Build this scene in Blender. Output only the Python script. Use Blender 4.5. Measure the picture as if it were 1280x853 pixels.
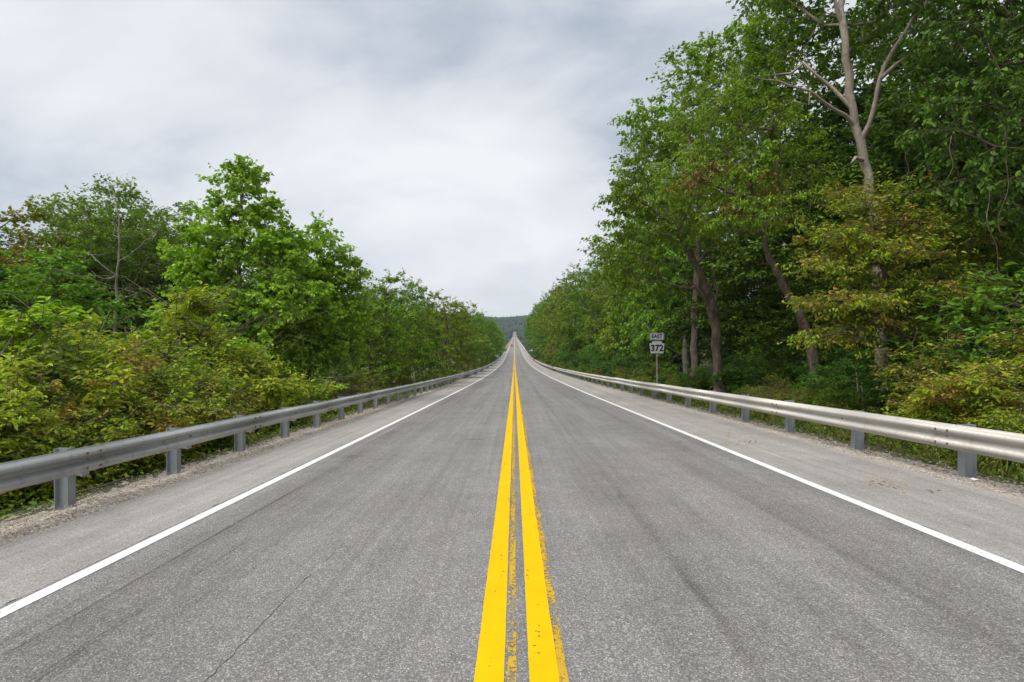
import bpy, math, random
import numpy as np
from mathutils import Vector, Matrix

for o in list(bpy.data.objects):
    bpy.data.objects.remove(o, do_unlink=True)
S = bpy.context.scene
C = S.collection
R = math.radians

# ------------------------------------------------------------------ camera
EYE = 1.5
FPX = 640.0           # focal length in photograph pixels (18 mm on full frame)
cd = bpy.data.cameras.new('camera'); cam = bpy.data.objects.new('camera', cd); C.objects.link(cam)
cd.sensor_width = 36.0; cd.lens = 18.0; cd.clip_start = 0.05; cd.clip_end = 20000
cam.location = (0, 0, EYE); cam.rotation_euler = (R(90), 0, R(0.27))
S.camera = cam
S.cycles.max_bounces = 7; S.cycles.diffuse_bounces = 3; S.cycles.glossy_bounces = 2; S.cycles.transmission_bounces = 4

# ------------------------------------------------------------------ sky
SUN_EL, SUN_AZ = R(58), R(-125)       # azimuth clockwise from +Y: behind the camera, to the left
w = bpy.data.worlds.new('World'); S.world = w; w.use_nodes = True
nt = w.node_tree; N = nt.nodes; L = nt.links; N.clear()
def wn(t, **k):
    n = N.new(t)
    for a, b in k.items(): setattr(n, a, b)
    return n
def wm(op, a, b=None):
    n = wn('ShaderNodeMath', operation=op)
    for i, v in enumerate((a, b)):
        if v is None: continue
        if isinstance(v, (int, float)): n.inputs[i].default_value = v
        else: L.new(v, n.inputs[i])
    return n.outputs[0]
sky = wn('ShaderNodeTexSky', sky_type='NISHITA', sun_disc=False)
sky.sun_elevation = SUN_EL; sky.sun_rotation = SUN_AZ
b1 = wn('ShaderNodeBackground'); b1.inputs[1].default_value = 0.05
L.new(sky.outputs[0], b1.inputs[0])
tc = wn('ShaderNodeTexCoord'); sp = wn('ShaderNodeSeparateXYZ'); L.new(tc.outputs['Generated'], sp.inputs[0])
zz = wm('ADD', wm('MAXIMUM', sp.outputs[2], 0.0), 0.5)
cb = wn('ShaderNodeCombineXYZ')
L.new(wm('DIVIDE', sp.outputs[0], zz), cb.inputs[0]); L.new(wm('DIVIDE', sp.outputs[1], zz), cb.inputs[1])
mp = wn('ShaderNodeMapping'); L.new(cb.outputs[0], mp.inputs[0])
mp.inputs['Rotation'].default_value = (0, 0, R(24)); mp.inputs['Scale'].default_value = (0.62, 1.0, 1.0); mp.inputs['Location'].default_value = (-0.3, -3.2, 0)
n1 = wn('ShaderNodeTexNoise'); n1.inputs['Scale'].default_value = 1.25; n1.inputs['Detail'].default_value = 5.0; n1.inputs['Roughness'].default_value = 0.46; n1.inputs['Distortion'].default_value = 0.5
L.new(mp.outputs[0], n1.inputs['Vector'])
n2 = wn('ShaderNodeTexNoise'); n2.inputs['Scale'].default_value = 4.2; n2.inputs['Detail'].default_value = 6.0; n2.inputs['Roughness'].default_value = 0.56; n2.inputs['Distortion'].default_value = 0.4
L.new(mp.outputs[0], n2.inputs['Vector'])
mixv = wm('ADD', wm('MULTIPLY', n1.outputs[0], 0.66), wm('MULTIPLY', n2.outputs[0], 0.34))
rp = wn('ShaderNodeValToRGB'); L.new(mixv, rp.inputs[0])
e = rp.color_ramp.elements
e[0].position = 0.40; e[0].color = (0.175, 0.20, 0.235, 1)
e[1].position = 0.63; e[1].color = (0.385, 0.389, 0.397, 1)
m = rp.color_ramp.elements.new(0.51); m.color = (0.31, 0.32, 0.338, 1)
b2 = wn('ShaderNodeBackground'); L.new(rp.outputs[0], b2.inputs[0]); b2.inputs[1].default_value = 1.0
mx = wn('ShaderNodeMixShader'); mx.inputs[0].default_value = 0.9
L.new(b1.outputs[0], mx.inputs[1]); L.new(b2.outputs[0], mx.inputs[2])
wo = wn('ShaderNodeOutputWorld'); L.new(mx.outputs[0], wo.inputs[0])

# ------------------------------------------------------------------ sun behind thin overcast
sl = bpy.data.lights.new('sun', 'SUN'); sl.energy = 1.5; sl.angle = R(40); sl.color = (1.0, 0.96, 0.90)
so = bpy.data.objects.new('sun', sl); C.objects.link(so)
sd = Vector((math.sin(SUN_AZ) * math.cos(SUN_EL), math.cos(SUN_AZ) * math.cos(SUN_EL), math.sin(SUN_EL)))
so.rotation_euler = sd.to_track_quat('Z', 'Y').to_euler(); so.location = (0, 0, 60)

vs = S.view_settings
vs.view_transform = 'Standard'; vs.look = 'None'; vs.gamma = 1.0; vs.exposure = 1.38; vs.use_curve_mapping = False

# ------------------------------------------------------------------ helpers
def tag(o, label=None, cat=None, group=None, kind=None):
    if label: o['label'] = label
    if cat: o['category'] = cat
    if group: o['group'] = group
    if kind: o['kind'] = kind
    return o
def link(name, me, parent=None, mat=None):
    o = bpy.data.objects.new(name, me); C.objects.link(o)
    if parent is not None: o.parent = parent
    if mat is not None and me is not None and len(me.materials) == 0: me.materials.append(mat)
    return o
def empty(name, loc=(0, 0, 0), rz=0.0, sc=1.0):
    o = bpy.data.objects.new(name, None); C.objects.link(o)
    o.location = loc; o.rotation_euler = (0, 0, rz); o.empty_display_size = 0.2
    o.scale = (sc, sc, sc) if isinstance(sc, (int, float)) else sc
    return o
def npmesh(name, V, F, mat=None, smooth=False):
    """V (n,3) array; F (m,k) index array with constant k, or a list of such arrays"""
    V = np.asarray(V, dtype=np.float32)
    Fs = F if isinstance(F, list) else [F]
    Fs = [np.asarray(f, dtype=np.int32) for f in Fs if len(f)]
    me = bpy.data.meshes.new(name)
    me.vertices.add(len(V)); me.vertices.foreach_set('co', V.ravel())
    li = np.concatenate([f.ravel() for f in Fs])
    cnt = np.concatenate([np.full(len(f), f.shape[1], dtype=np.int32) for f in Fs])
    st = np.concatenate([[0], np.cumsum(cnt)[:-1]]).astype(np.int32)
    me.loops.add(len(li)); me.loops.foreach_set('vertex_index', li)
    me.polygons.add(len(cnt)); me.polygons.foreach_set('loop_start', st)
    if smooth: me.polygons.foreach_set('use_smooth', np.ones(len(cnt), dtype=bool))
    me.update(calc_edges=True)
    if mat: me.materials.append(mat)
    return me
def grid_faces(nu, nv, closed=False):
    a = np.arange(nu * nv).reshape(nu, nv)
    if closed: a = np.concatenate([a, a[:, :1]], 1)
    return np.stack([a[:-1, :-1], a[1:, :-1], a[1:, 1:], a[:-1, 1:]], -1).reshape(-1, 4)
class MB:
    def __init__(s): s.V = []; s.F = []
    def add(s, vs, fs):
        b = len(s.V); s.V += [tuple(v) for v in vs]; s.F += [tuple(i + b for i in f) for f in fs]; return s
    def box(s, x0, x1, y0, y1, z0, z1):
        return s.add([(x0,y0,z0),(x1,y0,z0),(x1,y1,z0),(x0,y1,z0),(x0,y0,z1),(x1,y0,z1),(x1,y1,z1),(x0,y1,z1)],
                     [(0,3,2,1),(4,5,6,7),(0,1,5,4),(1,2,6,5),(2,3,7,6),(3,0,4,7)])
    def prism(s, poly, a0, a1, axis='y'):
        n = len(poly)
        def p(q, a): return (q[0], a, q[1]) if axis == 'y' else ((a, q[0], q[1]) if axis == 'x' else (q[0], q[1], a))
        return s.add([p(q, a0) for q in poly] + [p(q, a1) for q in poly],
                     [tuple(range(n))[::-1], tuple(range(n, 2 * n))] + [(i, (i + 1) % n, n + (i + 1) % n, n + i) for i in range(n)])
    def tube(s, pts, rad, m=8, cap=True):
        V, F = tube_np([np.array(pts, float)], [np.array(rad, float)], [m]); b = len(s.V)
        s.V += [tuple(v) for v in V]; s.F += [tuple(int(i) + b for i in f) for f in F]
        if cap:
            s.F.append(tuple(range(b, b + m))[::-1]); e_ = b + (len(pts) - 1) * m; s.F.append(tuple(range(e_, e_ + m)))
        return s
    def mesh(s, name, mat=None, smooth=False, bevel=0.0):
        me = bpy.data.meshes.new(name); me.from_pydata(s.V, [], s.F)
        import bmesh
        bm = bmesh.new(); bm.from_mesh(me); bmesh.ops.recalc_face_normals(bm, faces=bm.faces)
        if bevel: bmesh.ops.bevel(bm, geom=list(bm.edges), offset=bevel, segments=1, affect='EDGES', clamp_overlap=True)
        bm.to_mesh(me); bm.free()
        if smooth:
            for p in me.polygons: p.use_smooth = True
        if mat: me.materials.append(mat)
        return me
def tube_np(chains, rads, sides):
    Vs, Fs, b = [], [], 0
    for P, r, m in zip(chains, rads, sides):
        T = np.gradient(P, axis=0); T /= np.linalg.norm(T, axis=1, keepdims=True) + 1e-9
        ref = np.array([1.0, 0.13, 0.07]) if abs(T[:, 2]).mean() > 0.55 else np.array([0.05, 0.1, 1.0])
        U = np.cross(T, ref); U /= np.linalg.norm(U, axis=1, keepdims=True) + 1e-9
        W = np.cross(T, U)
        a = np.linspace(0, 2 * np.pi, m, endpoint=False)
        ring = P[:, None, :] + r[:, None, None] * (np.cos(a)[None, :, None] * U[:, None, :] + np.sin(a)[None, :, None] * W[:, None, :])
        Vs.append(ring.reshape(-1, 3)); Fs.append(grid_faces(len(P), m, True) + b); b += len(P) * m
    return np.concatenate(Vs), np.concatenate(Fs)

# ------------------------------------------------------------------ materials
def mat(name):
    m_ = bpy.data.materials.new(name); m_.use_nodes = True
    t = m_.node_tree; t.nodes.clear()
    out = t.nodes.new('ShaderNodeOutputMaterial')
    return m_, t, out
class NB:
    def __init__(s, t): s.t = t
    def n(s, ty, ins=None, **k):
        nd = s.t.nodes.new(ty)
        for a, b in k.items(): setattr(nd, a, b)
        for key, v in (ins or {}).items():
            if hasattr(v, 'default_value') or hasattr(v, 'is_linked'): s.t.links.new(v, nd.inputs[key])
            else: nd.inputs[key].default_value = v
        return nd
    def math(s, op, a, b=None, c=None, clamp=False):
        ins = {0: a}
        if b is not None: ins[1] = b
        if c is not None: ins[2] = c
        return s.n('ShaderNodeMath', ins, operation=op, use_clamp=clamp).outputs[0]
    def noise(s, vec, scale, detail=3, rough=.5, dist=0):
        return s.n('ShaderNodeTexNoise', {'Vector': vec, 'Scale': scale, 'Detail': detail, 'Roughness': rough, 'Distortion': dist}).outputs[0]
    def ramp(s, fac, stops):
        r = s.n('ShaderNodeValToRGB', {0: fac}); el = r.color_ramp.elements
        while len(el) < len(stops): el.new(0.5)
        for q, (p, c) in zip(el, stops): q.position = p; q.color = (*c, 1) if len(c) == 3 else c
        return r.outputs[0]
    def mix(s, f, a, b, mode='MIX'):
        r = s.n('ShaderNodeMix', data_type='RGBA', blend_type=mode)
        for i, v in ((0, f), (6, a), (7, b)):
            if hasattr(v, 'is_linked'): s.t.links.new(v, r.inputs[i])
            else: r.inputs[i].default_value = (*v, 1) if isinstance(v, tuple) and len(v) == 3 else v
        return r.outputs[2]
    def mapr(s, v, a, b, c=0., d=1.):
        return s.n('ShaderNodeMapRange', {0: v, 1: a, 2: b, 3: c, 4: d}).outputs[0]
    def scale(s, v, sc): return s.n('ShaderNodeMapping', {'Vector': v, 'Scale': sc}).outputs[0]
    def obj(s): return s.n('ShaderNodeTexCoord').outputs['Object']
    def bump(s, h, strength, dist): return s.n('ShaderNodeBump', {'Height': h, 'Strength': strength, 'Distance': dist}).outputs[0]
    def pbsdf(s, **k):
        return s.n('ShaderNodeBsdfPrincipled', {a.replace('_', ' '): ((*b, 1) if isinstance(b, tuple) and len(b) == 3 else b) for a, b in k.items()})
def simple(name, col, rough=.6, metal=0., noise=0.25, scale=8., spec=.4):
    m_, t, out = mat(name); b = NB(t); o = b.obj()
    f = b.noise(o, scale, 4, .6)
    c = b.mix(b.mapr(f, .3, .7), tuple(x * (1 - noise) for x in col), tuple(min(1, x * (1 + noise)) for x in col))
    p = b.pbsdf(Base_Color=c, Roughness=rough, Metallic=metal); p.inputs['Specular IOR Level'].default_value = spec
    t.links.new(p.outputs[0], out.inputs[0]); return m_

def leaf_mat(name, cols, clump=None, clump_amt=0.5, trans=0.32, rough=.45, clump_scale=.55, vary=True):
    """cols: three linear greens picked per leaf; clump: colour that whole sprays turn to"""
    m_, t, out = mat(name); b = NB(t)
    g = b.n('ShaderNodeNewGeometry'); o = b.obj(); oi = b.n('ShaderNodeObjectInfo')
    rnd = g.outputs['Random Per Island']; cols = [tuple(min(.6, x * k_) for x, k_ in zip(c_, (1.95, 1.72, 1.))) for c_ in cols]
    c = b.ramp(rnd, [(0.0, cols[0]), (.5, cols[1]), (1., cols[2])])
    if clump:
        v = b.n('ShaderNodeVectorMath', {0: o, 1: oi.outputs['Location']}, operation='ADD').outputs[0]
        nz = b.noise(v, clump_scale, 3, .55)
        f = b.math('ADD', b.mapr(nz, .42, .68), b.mapr(rnd, 0, 1, -.35, .35), clamp=True)
        c = b.mix(b.math('MULTIPLY', f, clump_amt), c, clump)
    hs = b.n('ShaderNodeHueSaturation', {'Color': c, 'Hue': b.mapr(oi.outputs['Random'], 0, 1, .478, .515), 'Value': b.mapr(b.math('FRACT', b.math('MULTIPLY', oi.outputs['Random'], 7.31)), 0, 1, .74, 1.2)}).outputs[0]
    if not vary: hs = c
    p = b.pbsdf(Base_Color=hs, Roughness=rough); p.inputs['Specular IOR Level'].default_value = .18
    tr = b.n('ShaderNodeBsdfTranslucent', {'Color': b.mix(1.0, hs, (1.25, 1.25, .8), 'MULTIPLY')})
    mxs = b.n('ShaderNodeMixShader', {0: trans, 1: p.outputs[0], 2: tr.outputs[0]})
    t.links.new(mxs.outputs[0], out.inputs[0]); return m_

def bark_mat(name, c0, c1, scale=6.):
    m_, t, out = mat(name); b = NB(t); o = b.obj()
    s_ = b.scale(o, (1, 1, .28)); f = b.noise(s_, scale, 6, .65); f2 = b.noise(s_, scale * 4, 4, .6)
    c = b.mix(b.mapr(f, .32, .68), c0, c1)
    c = b.mix(b.mapr(b.noise(o, 2.3, 5, .7), .5, .68, 0, .65), c, tuple(x * .55 for x in c0)); c = b.mix(b.mapr(f2, .5, .7, 0, .5), c, tuple(x * .6 for x in c0))
    bm_ = b.bump(b.math('ADD', f, b.math('MULTIPLY', f2, .5)), 1., .05)
    p = b.pbsdf(Base_Color=c, Roughness=.85, Normal=bm_); p.inputs['Specular IOR Level'].default_value = .2
    t.links.new(p.outputs[0], out.inputs[0]); return m_

LM = {
 'tulip': leaf_mat('leaf_bright_green', [(.085,.185,.022), (.14,.27,.032), (.20,.35,.05)], (.22,.32,.045), .5, vary=False),
 'green': leaf_mat('leaf_mid_green', [(.05,.115,.014), (.085,.18,.02), (.13,.245,.028)], (.19,.25,.03), .55),
 'shade': leaf_mat('leaf_green_painted_shade', [(.017,.045,.007), (.032,.078,.011), (.055,.115,.017)], (.07,.11,.014), .4, .25),  # deep-wood shade painted into the leaf colour, for back trees and the vine tree
 'lime': leaf_mat('leaf_lime_green', [(.055,.12,.014), (.085,.17,.02), (.13,.21,.028)], (.22,.21,.03), .6),
 'dark': leaf_mat('leaf_dark_green', [(.03,.085,.012), (.05,.135,.018), (.075,.18,.024)], (.07,.15,.02), .4),
 'glossy': leaf_mat('leaf_deep_green', [(.035,.10,.013), (.062,.165,.018), (.10,.225,.028)], (.14,.21,.02), .5, .35, .42),
 'olive': leaf_mat('leaf_olive_green', [(.05,.11,.016), (.08,.155,.022), (.11,.19,.03)], (.16,.16,.03), .5),
 'yellow': leaf_mat('leaf_yellow_green', [(.075,.17,.014), (.14,.26,.02), (.23,.34,.03)], (.33,.30,.045), .5),
 'rusty': leaf_mat('leaf_yellow_and_rust', [(.075,.15,.014), (.14,.22,.02), (.22,.28,.03)], (.31,.13,.045), .75, .32, .5, 1.3),
 'autumn': leaf_mat('leaf_turning_brown', [(.07,.12,.014), (.12,.15,.02), (.10,.15,.02)], (.24,.15,.025), .6),
 'under': leaf_mat('leaf_undergrowth', [(.045,.11,.012), (.09,.17,.018), (.16,.20,.03)], (.20,.17,.05), .6, .35, .5, 1.0),
 'grass': leaf_mat('grass_blade', [(.03,.055,.01), (.05,.08,.014), (.09,.09,.03)], (.12,.10,.04), .5, .2, .6, 1.0),
 'weed': leaf_mat('leaf_weed', [(.03,.075,.010), (.055,.11,.014), (.10,.14,.022)], (.13,.12,.035), .5, .3, .5, 1.0),
 'seed': leaf_mat('seed_cluster_rust', [(.055,.028,.014), (.085,.048,.024), (.12,.07,.034)], None, 0, .2),
}
BK = {'grey': bark_mat('bark_grey', (.16,.14,.12), (.30,.265,.23)), 'pale': bark_mat('bark_pale', (.20,.165,.13), (.42,.36,.295), 3.5),
      'brown': bark_mat('bark_brown', (.075,.058,.045), (.25,.195,.15), 7.), 'dead': bark_mat('bark_dead', (.22,.17,.13), (.36,.30,.24))}

def asphalt(name, lane=True):
    m_, t, out = mat(name); b = NB(t); o = b.obj()
    sx = b.n('ShaderNodeSeparateXYZ', {0: o}); X = sx.outputs[0]; Y = sx.outputs[1]
    vor = b.n('ShaderNodeTexVoronoi', {'Vector': o, 'Scale': 135.0, 'Randomness': 1.0}); vc = b.n('ShaderNodeSeparateColor', {0: vor.outputs['Color']})
    vor2 = b.n('ShaderNodeTexVoronoi', {'Vector': o, 'Scale': 330.0}); vc2 = b.n('ShaderNodeSeparateColor', {0: vor2.outputs['Color']})
    fine = b.noise(o, 60., 5, .75)
    big = b.noise(o, .55, 4, .6); mid = b.noise(o, 3.0, 4, .6)
    streak = b.noise(b.scale(o, (2.6, .05, 1)), 1.0, 4, .6, .3)
    streak2 = b.noise(b.scale(o, (11., .16, 1)), 1.0, 4, .65, .2)
    if lane:
        # stone chips in a darker binder; chips show more where tyres polish them
        g = b.ramp(vc.outputs[0], [(0., (.10,.099,.097)), (.45, (.168,.166,.163)), (.8, (.235,.232,.228)), (1., (.44,.433,.425))])
        g = b.mix(b.mapr(vc2.outputs[1], .0, 1., 0., .45), g, b.ramp(vc2.outputs[0], [(0., (.09,.089,.088)), (.7, (.215,.21,.205)), (1., (.42,.41,.40))]))
    else:
        g = b.ramp(vc.outputs[0], [(0., (.17,.163,.155)), (.5, (.27,.26,.247)), (1., (.42,.405,.385))])
        g = b.mix(b.mapr(vc2.outputs[1], .0, 1., 0., .35), g, (.31,.30,.285))
    val = b.math('ADD', b.mapr(big, .3, .7, -.10, .10), b.mapr(mid, .3, .7, -.08, .08))
    val = b.math('ADD', val, b.mapr(streak, .3, .7, -.13, .13))
    val = b.math('ADD', val, b.mapr(streak2, .3, .7, -.11, .11))
    if lane:
        # rubber laid down in the wheel paths and along the left edge line, oily stripe on the right lane
        def band(c, wd): return b.math('SUBTRACT', 1., b.math('MULTIPLY', b.math('ABSOLUTE', b.math('SUBTRACT', X, c)), 1. / wd), clamp=True)
        wob = b.mapr(b.noise(b.scale(o, (.0, .35, 0)), 1.0, 3, .6), .3, .7, -.07, .07)
        Xw = b.math('ADD', X, wob)
        def bandw(c, wd): return b.math('SUBTRACT', 1., b.math('MULTIPLY', b.math('ABSOLUTE', b.math('SUBTRACT', Xw, c)), 1. / wd), clamp=True)
        brk = b.mapr(b.noise(b.scale(o, (3., .9, 1)), 1.4, 4, .65), .4, .62, 0., 1.)
        val = b.math('SUBTRACT', val, b.math('MULTIPLY', b.math('MULTIPLY', bandw(1.18, .045), brk), .2))
        val = b.math('SUBTRACT', val, b.math('MULTIPLY', band(1.25, .35), .10))
        val = b.math('SUBTRACT', val, b.math('MULTIPLY', band(2.75, .8), .12))
        sk = b.mapr(b.noise(b.scale(o, (26., .22, 1)), 1.0, 3, .5), .5, .62, 0., 1.)
        val = b.math('SUBTRACT', val, b.math('MULTIPLY', b.math('MULTIPLY', band(-2.78, .24), sk), .38))
        val = b.math('SUBTRACT', val, b.math('MULTIPLY', b.math('MULTIPLY', band(-2.35, .22), b.math('MULTIPLY', sk, brk)), .38))
        val = b.math('SUBTRACT', val, b.math('MULTIPLY', band(-2.5, .75), .15))
        spot = b.mapr(b.noise(o, 1.3, 2, .4), .73, .77, 0., .3)
        val = b.math('SUBTRACT', val, spot)
    g = b.mix(1.0, g, b.n('ShaderNodeCombineColor', {0: b.math('ADD', val, 1.02), 1: b.math('ADD', val, 1.0), 2: b.math('ADD', val, .985)}).outputs[0], 'MULTIPLY')
    g = b.mix(b.mapr(fine, .45, .8, 0., .35), g, (.10,.10,.10) if lane else (.20,.19,.18))
    h = b.math('ADD', b.math('MULTIPLY', vor.outputs['Distance'], -1.), b.math('MULTIPLY', fine, .6))
    p = b.pbsdf(Base_Color=g, Roughness=.88, Normal=b.bump(h, .5, .005)); p.inputs['Specular IOR Level'].default_value = .18
    t.links.new(p.outputs[0], out.inputs[0]); return m_
M_LANE = asphalt('asphalt_worn', True); M_SHOULDER = asphalt('asphalt_pale_shoulder', False)

def paint(name, c, wear, edge=0.0):
    """road paint; wear 0..1 = how much has come off (the stone shows through holes)"""
    m_, t, out = mat(name); b = NB(t); o = b.obj()
    f = b.noise(o, 38., 5, .7); f2 = b.noise(o, 4., 4, .6); f3 = b.noise(b.scale(o, (9, 1.2, 1)), 1.5, 4, .6)
    col = b.mix(b.mapr(f2, .3, .75), c, tuple(x * .88 for x in c))
    col = b.mix(b.mapr(f, .58, .75, 0, .5), col, tuple(x * .62 for x in c))
    p = b.pbsdf(Base_Color=col, Roughness=.75, Normal=b.bump(f, .45, .004)); p.inputs['Specular IOR Level'].default_value = .08
    k = b.math('ADD', b.math('MULTIPLY', f, .62), b.math('MULTIPLY', f3, .38))
    th = .30 + .42 * wear
    hole = b.mapr(k, th - .012, th + .012, 0., 1.)
    tb = b.n('ShaderNodeBsdfTransparent')
    t.links.new(b.n('ShaderNodeMixShader', {0: hole, 1: tb.outputs[0], 2: p.outputs[0]}).outputs[0], out.inputs[0]); return m_
M_WHITE = paint('paint_white', (.68, .68, .67), .19); M_YEL = paint('paint_yellow', (.74, .445, .002), .2)
M_YELOLD = paint('paint_yellow_worn', (.52, .33, .035), .44)

M_GRAVEL = None
def gravel():
    m_, t, out = mat('gravel'); b = NB(t); o = b.obj()
    v = b.n('ShaderNodeTexVoronoi', {'Vector': o, 'Scale': 42.}); vc = b.n('ShaderNodeSeparateColor', {0: v.outputs['Color']})
    f = b.noise(o, 2.2, 4, .6)
    g = b.ramp(vc.outputs[0], [(0., (.18,.155,.125)), (.5, (.32,.28,.235)), (1., (.48,.43,.37))])
    g = b.mix(b.mapr(f, .5, .8, 0, .4), g, (.2,.17,.135))
    p = b.pbsdf(Base_Color=g, Roughness=.9, Normal=b.bump(b.math('MULTIPLY', v.outputs['Distance'], -1.), .9, .012)); t.links.new(p.outputs[0], out.inputs[0]); return m_
M_GRAVEL = gravel()
def pebble():
    m_, t, out = mat('pebble'); b = NB(t); g = b.n('ShaderNodeNewGeometry')
    c = b.ramp(g.outputs['Random Per Island'], [(0., (.13,.112,.095)), (.5, (.29,.255,.215)), (1., (.47,.42,.36))])
    p = b.pbsdf(Base_Color=c, Roughness=.85); t.links.new(p.outputs[0], out.inputs[0]); return m_
M_PEBBLE = pebble()
def soil():
    m_, t, out = mat('soil_and_leaf_litter'); b = NB(t); o = b.obj()
    f = b.noise(o, .6, 5, .65); f2 = b.noise(o, 9., 5, .7)
    c = b.mix(b.mapr(f, .35, .65), (.045,.06,.018), (.085,.062,.035)); c = b.mix(b.mapr(f2, .4, .7, 0, .7), c, (.055,.085,.02))
    p = b.pbsdf(Base_Color=c, Roughness=.95, Normal=b.bump(f2, .8, .05)); t.links.new(p.outputs[0], out.inputs[0]); return m_
M_SOIL = soil()
def galv(name, c, metal, rough, stain=(.2, .16, .12)):
    m_, t, out = mat(name); b = NB(t); o = b.obj()
    f = b.noise(b.scale(o, (1, .25, 1)), 3., 5, .6); f2 = b.noise(o, 26., 4, .6); f3 = b.noise(b.scale(o, (1, 1.6, .35)), 5., 4, .6)
    col = b.mix(b.mapr(f, .3, .7), tuple(x * .82 for x in c), tuple(min(1, x * 1.12) for x in c))
    col = b.mix(b.mapr(f2, .45, .7, 0, .22), col, tuple(x * .6 for x in c)); col = b.mix(b.mapr(f3, .55, .75, 0, .55), col, stain)
    p = b.pbsdf(Base_Color=col, Metallic=metal, Roughness=b.mapr(f2, .3, .7, rough - .07, rough + .12), Normal=b.bump(f, .15, .01))
    t.links.new(p.outputs[0], out.inputs[0]); return m_
M_RAIL_L = galv('galvanised_grey', (.52,.53,.52), .5, .4); M_RAIL_R = galv('galvanised_weathered_tan', (.50,.475,.43), .2, .5, (.34,.27,.2))
M_POST = galv('galvanised_post', (.34,.365,.39), .45, .5, (.22,.17,.13)); M_BOLT = simple('bolt_rusty', (.16,.11,.08), .6, .5)

# ------------------------------------------------------------------ ground profile
def zr(y):
    """road height along the way: down 4.5 %, a sag curve, then gently up over the bridge and steeper on the far bank"""
    y = np.asarray(y, float)
    k = .00029; y0 = 20.; y1 = y0 + (.045 + .014) / k
    a = -.045 * y
    t_ = np.clip(y, y0, y1) - y0
    bq = -.045 * y0 - .045 * t_ + .5 * k * t_ ** 2
    z = np.where(y < y0, a, bq) + np.where(y > y1, .014 * (y - y1), 0)
    z = z + np.where(y > 1270, .06 * (y - 1270), 0) - np.where(y > 1620, .07 * (y - 1620), 0)
    return z
XS = .018                                     # cross fall of the carriageway
def road_z(x, y): return zr(y) + XS * np.asarray(x, float)
def sstep(a, b, v): t_ = np.clip((v - a) / (b - a), 0, 1); return t_ * t_ * (3 - 2 * t_)
rs0 = np.random.RandomState(7)
_ph = rs0.rand(14, 3) * 6.28; _dr = rs0.rand(14) * 6.28
def wav(x, y, base, n=7, k0=0):
    z = 0; f = 1 / base; a = 1.
    for i in range(n):
        d = _dr[(i + k0) % 14]; z = z + a * np.sin((x * np.cos(d) + y * np.sin(d)) * f * 6.28 + _ph[(i + k0) % 14, 0]); f *= 1.63; a *= .66
    return z
def ground(x, y):
    x = np.asarray(x, float); y = np.asarray(y, float)
    base = zr(y)
    dl = np.clip(-5.35 - x, 0, None); dr_ = np.clip(x - 6.05, 0, None)
    off = np.where(x < 0, np.where(dl > 0, -.06 - .45 * dl - 2.6 * sstep(0, 8, dl) + .45 * np.clip(dl - .0, 0, None) - .02 * dl, -.10),
                   np.where(dr_ > 0, -.05 - .14 * sstep(0, .9, dr_) + 4.2 * sstep(1., 32, dr_) + .06 * np.clip(dr_, 0, 3), -.10))
    off = off + (np.clip(dl, 0, 4) + np.clip(dr_, 0, 4)) * .02 * wav(x, y, 9.)
    xx = np.clip(x, -6, 7)
    near = base + XS * xx + off
    # river valley and far bank
    valley = -46. + 1.0 * wav(x, y, 160., 5)
    hill = zr(np.clip(y, 1280, 1e9)) + sstep(1290, 2150, y) * (38 + 12 * wav(x, y, 1500., 5, 3)) + 30 * sstep(60, 260, x) * sstep(1250, 1500, y) + 16 * sstep(30, 200, -x) * sstep(1250, 1500, y)
    cut = np.where(np.abs(x) < 9, 1., 1 - sstep(9, 40, np.abs(x)))
    cut = cut * (1 - sstep(1500, 1680, y)); hill = hill * (1 - cut) + (zr(y) - .15) * cut
    z = near + (valley - near) * sstep(238, 400, y)
    z = z + (hill - z) * sstep(1120, 1290, y)
    z = np.where((np.abs(x) < 9) & (y > 1262) & (y < 1500), np.minimum(z, zr(y) - .15), z)
    side = sstep(80, 900, np.abs(x)) * (1 - sstep(230, 420, y))
    return z + side * 14
def gz(x, y): return float(ground(x, y))

xs = np.unique(np.round(np.concatenate([[-4200, -2600, -1500, -900, -600], np.arange(-400, -60, 34), np.arange(-60, -14, 3.), np.arange(-14, -5.4, .55), [-5.36, -4.9, -4.3, -2, 0, 2, 4.6, 5.2, 5.7, 6.06],
     np.arange(6.4, 14, .55), np.arange(14, 60, 3.), np.arange(60, 400, 34), [600, 900, 1500, 2600, 4200]]), 3))
ys = np.unique(np.round(np.concatenate([[-400, -200, -100, -50, -25], np.arange(-12, 40, .8), np.arange(40, 120, 3.), np.arange(120, 440, 8.), np.arange(440, 1100, 45), np.arange(1100, 1700, 20), np.arange(1700, 2800, 60), [3000, 3500, 4200, 5000]]), 3))
GX, GY = np.meshgrid(xs, ys, indexing='ij')
ter = link('terrain', npmesh('terrain', np.stack([GX, GY, ground(GX, GY)], -1).reshape(-1, 3), grid_faces(len(xs), len(ys)), M_SOIL, True)); tag(ter, kind='structure')

# river
def water():
    m_, t, out = mat('river_water'); b = NB(t); o = b.obj()
    p = b.pbsdf(Base_Color=(.05,.075,.07), Roughness=.12, Normal=b.bump(b.noise(o, .6, 4, .6), .3, .3)); p.inputs['IOR'].default_value = 1.33
    t.links.new(p.outputs[0], out.inputs[0]); return m_
tag(link('river', npmesh('river', [(-4100,330,-44),(4100,330,-44),(4100,1220,-44),(-4100,1220,-44)], np.array([[0,1,2,3]]), water())), kind='structure')

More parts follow.
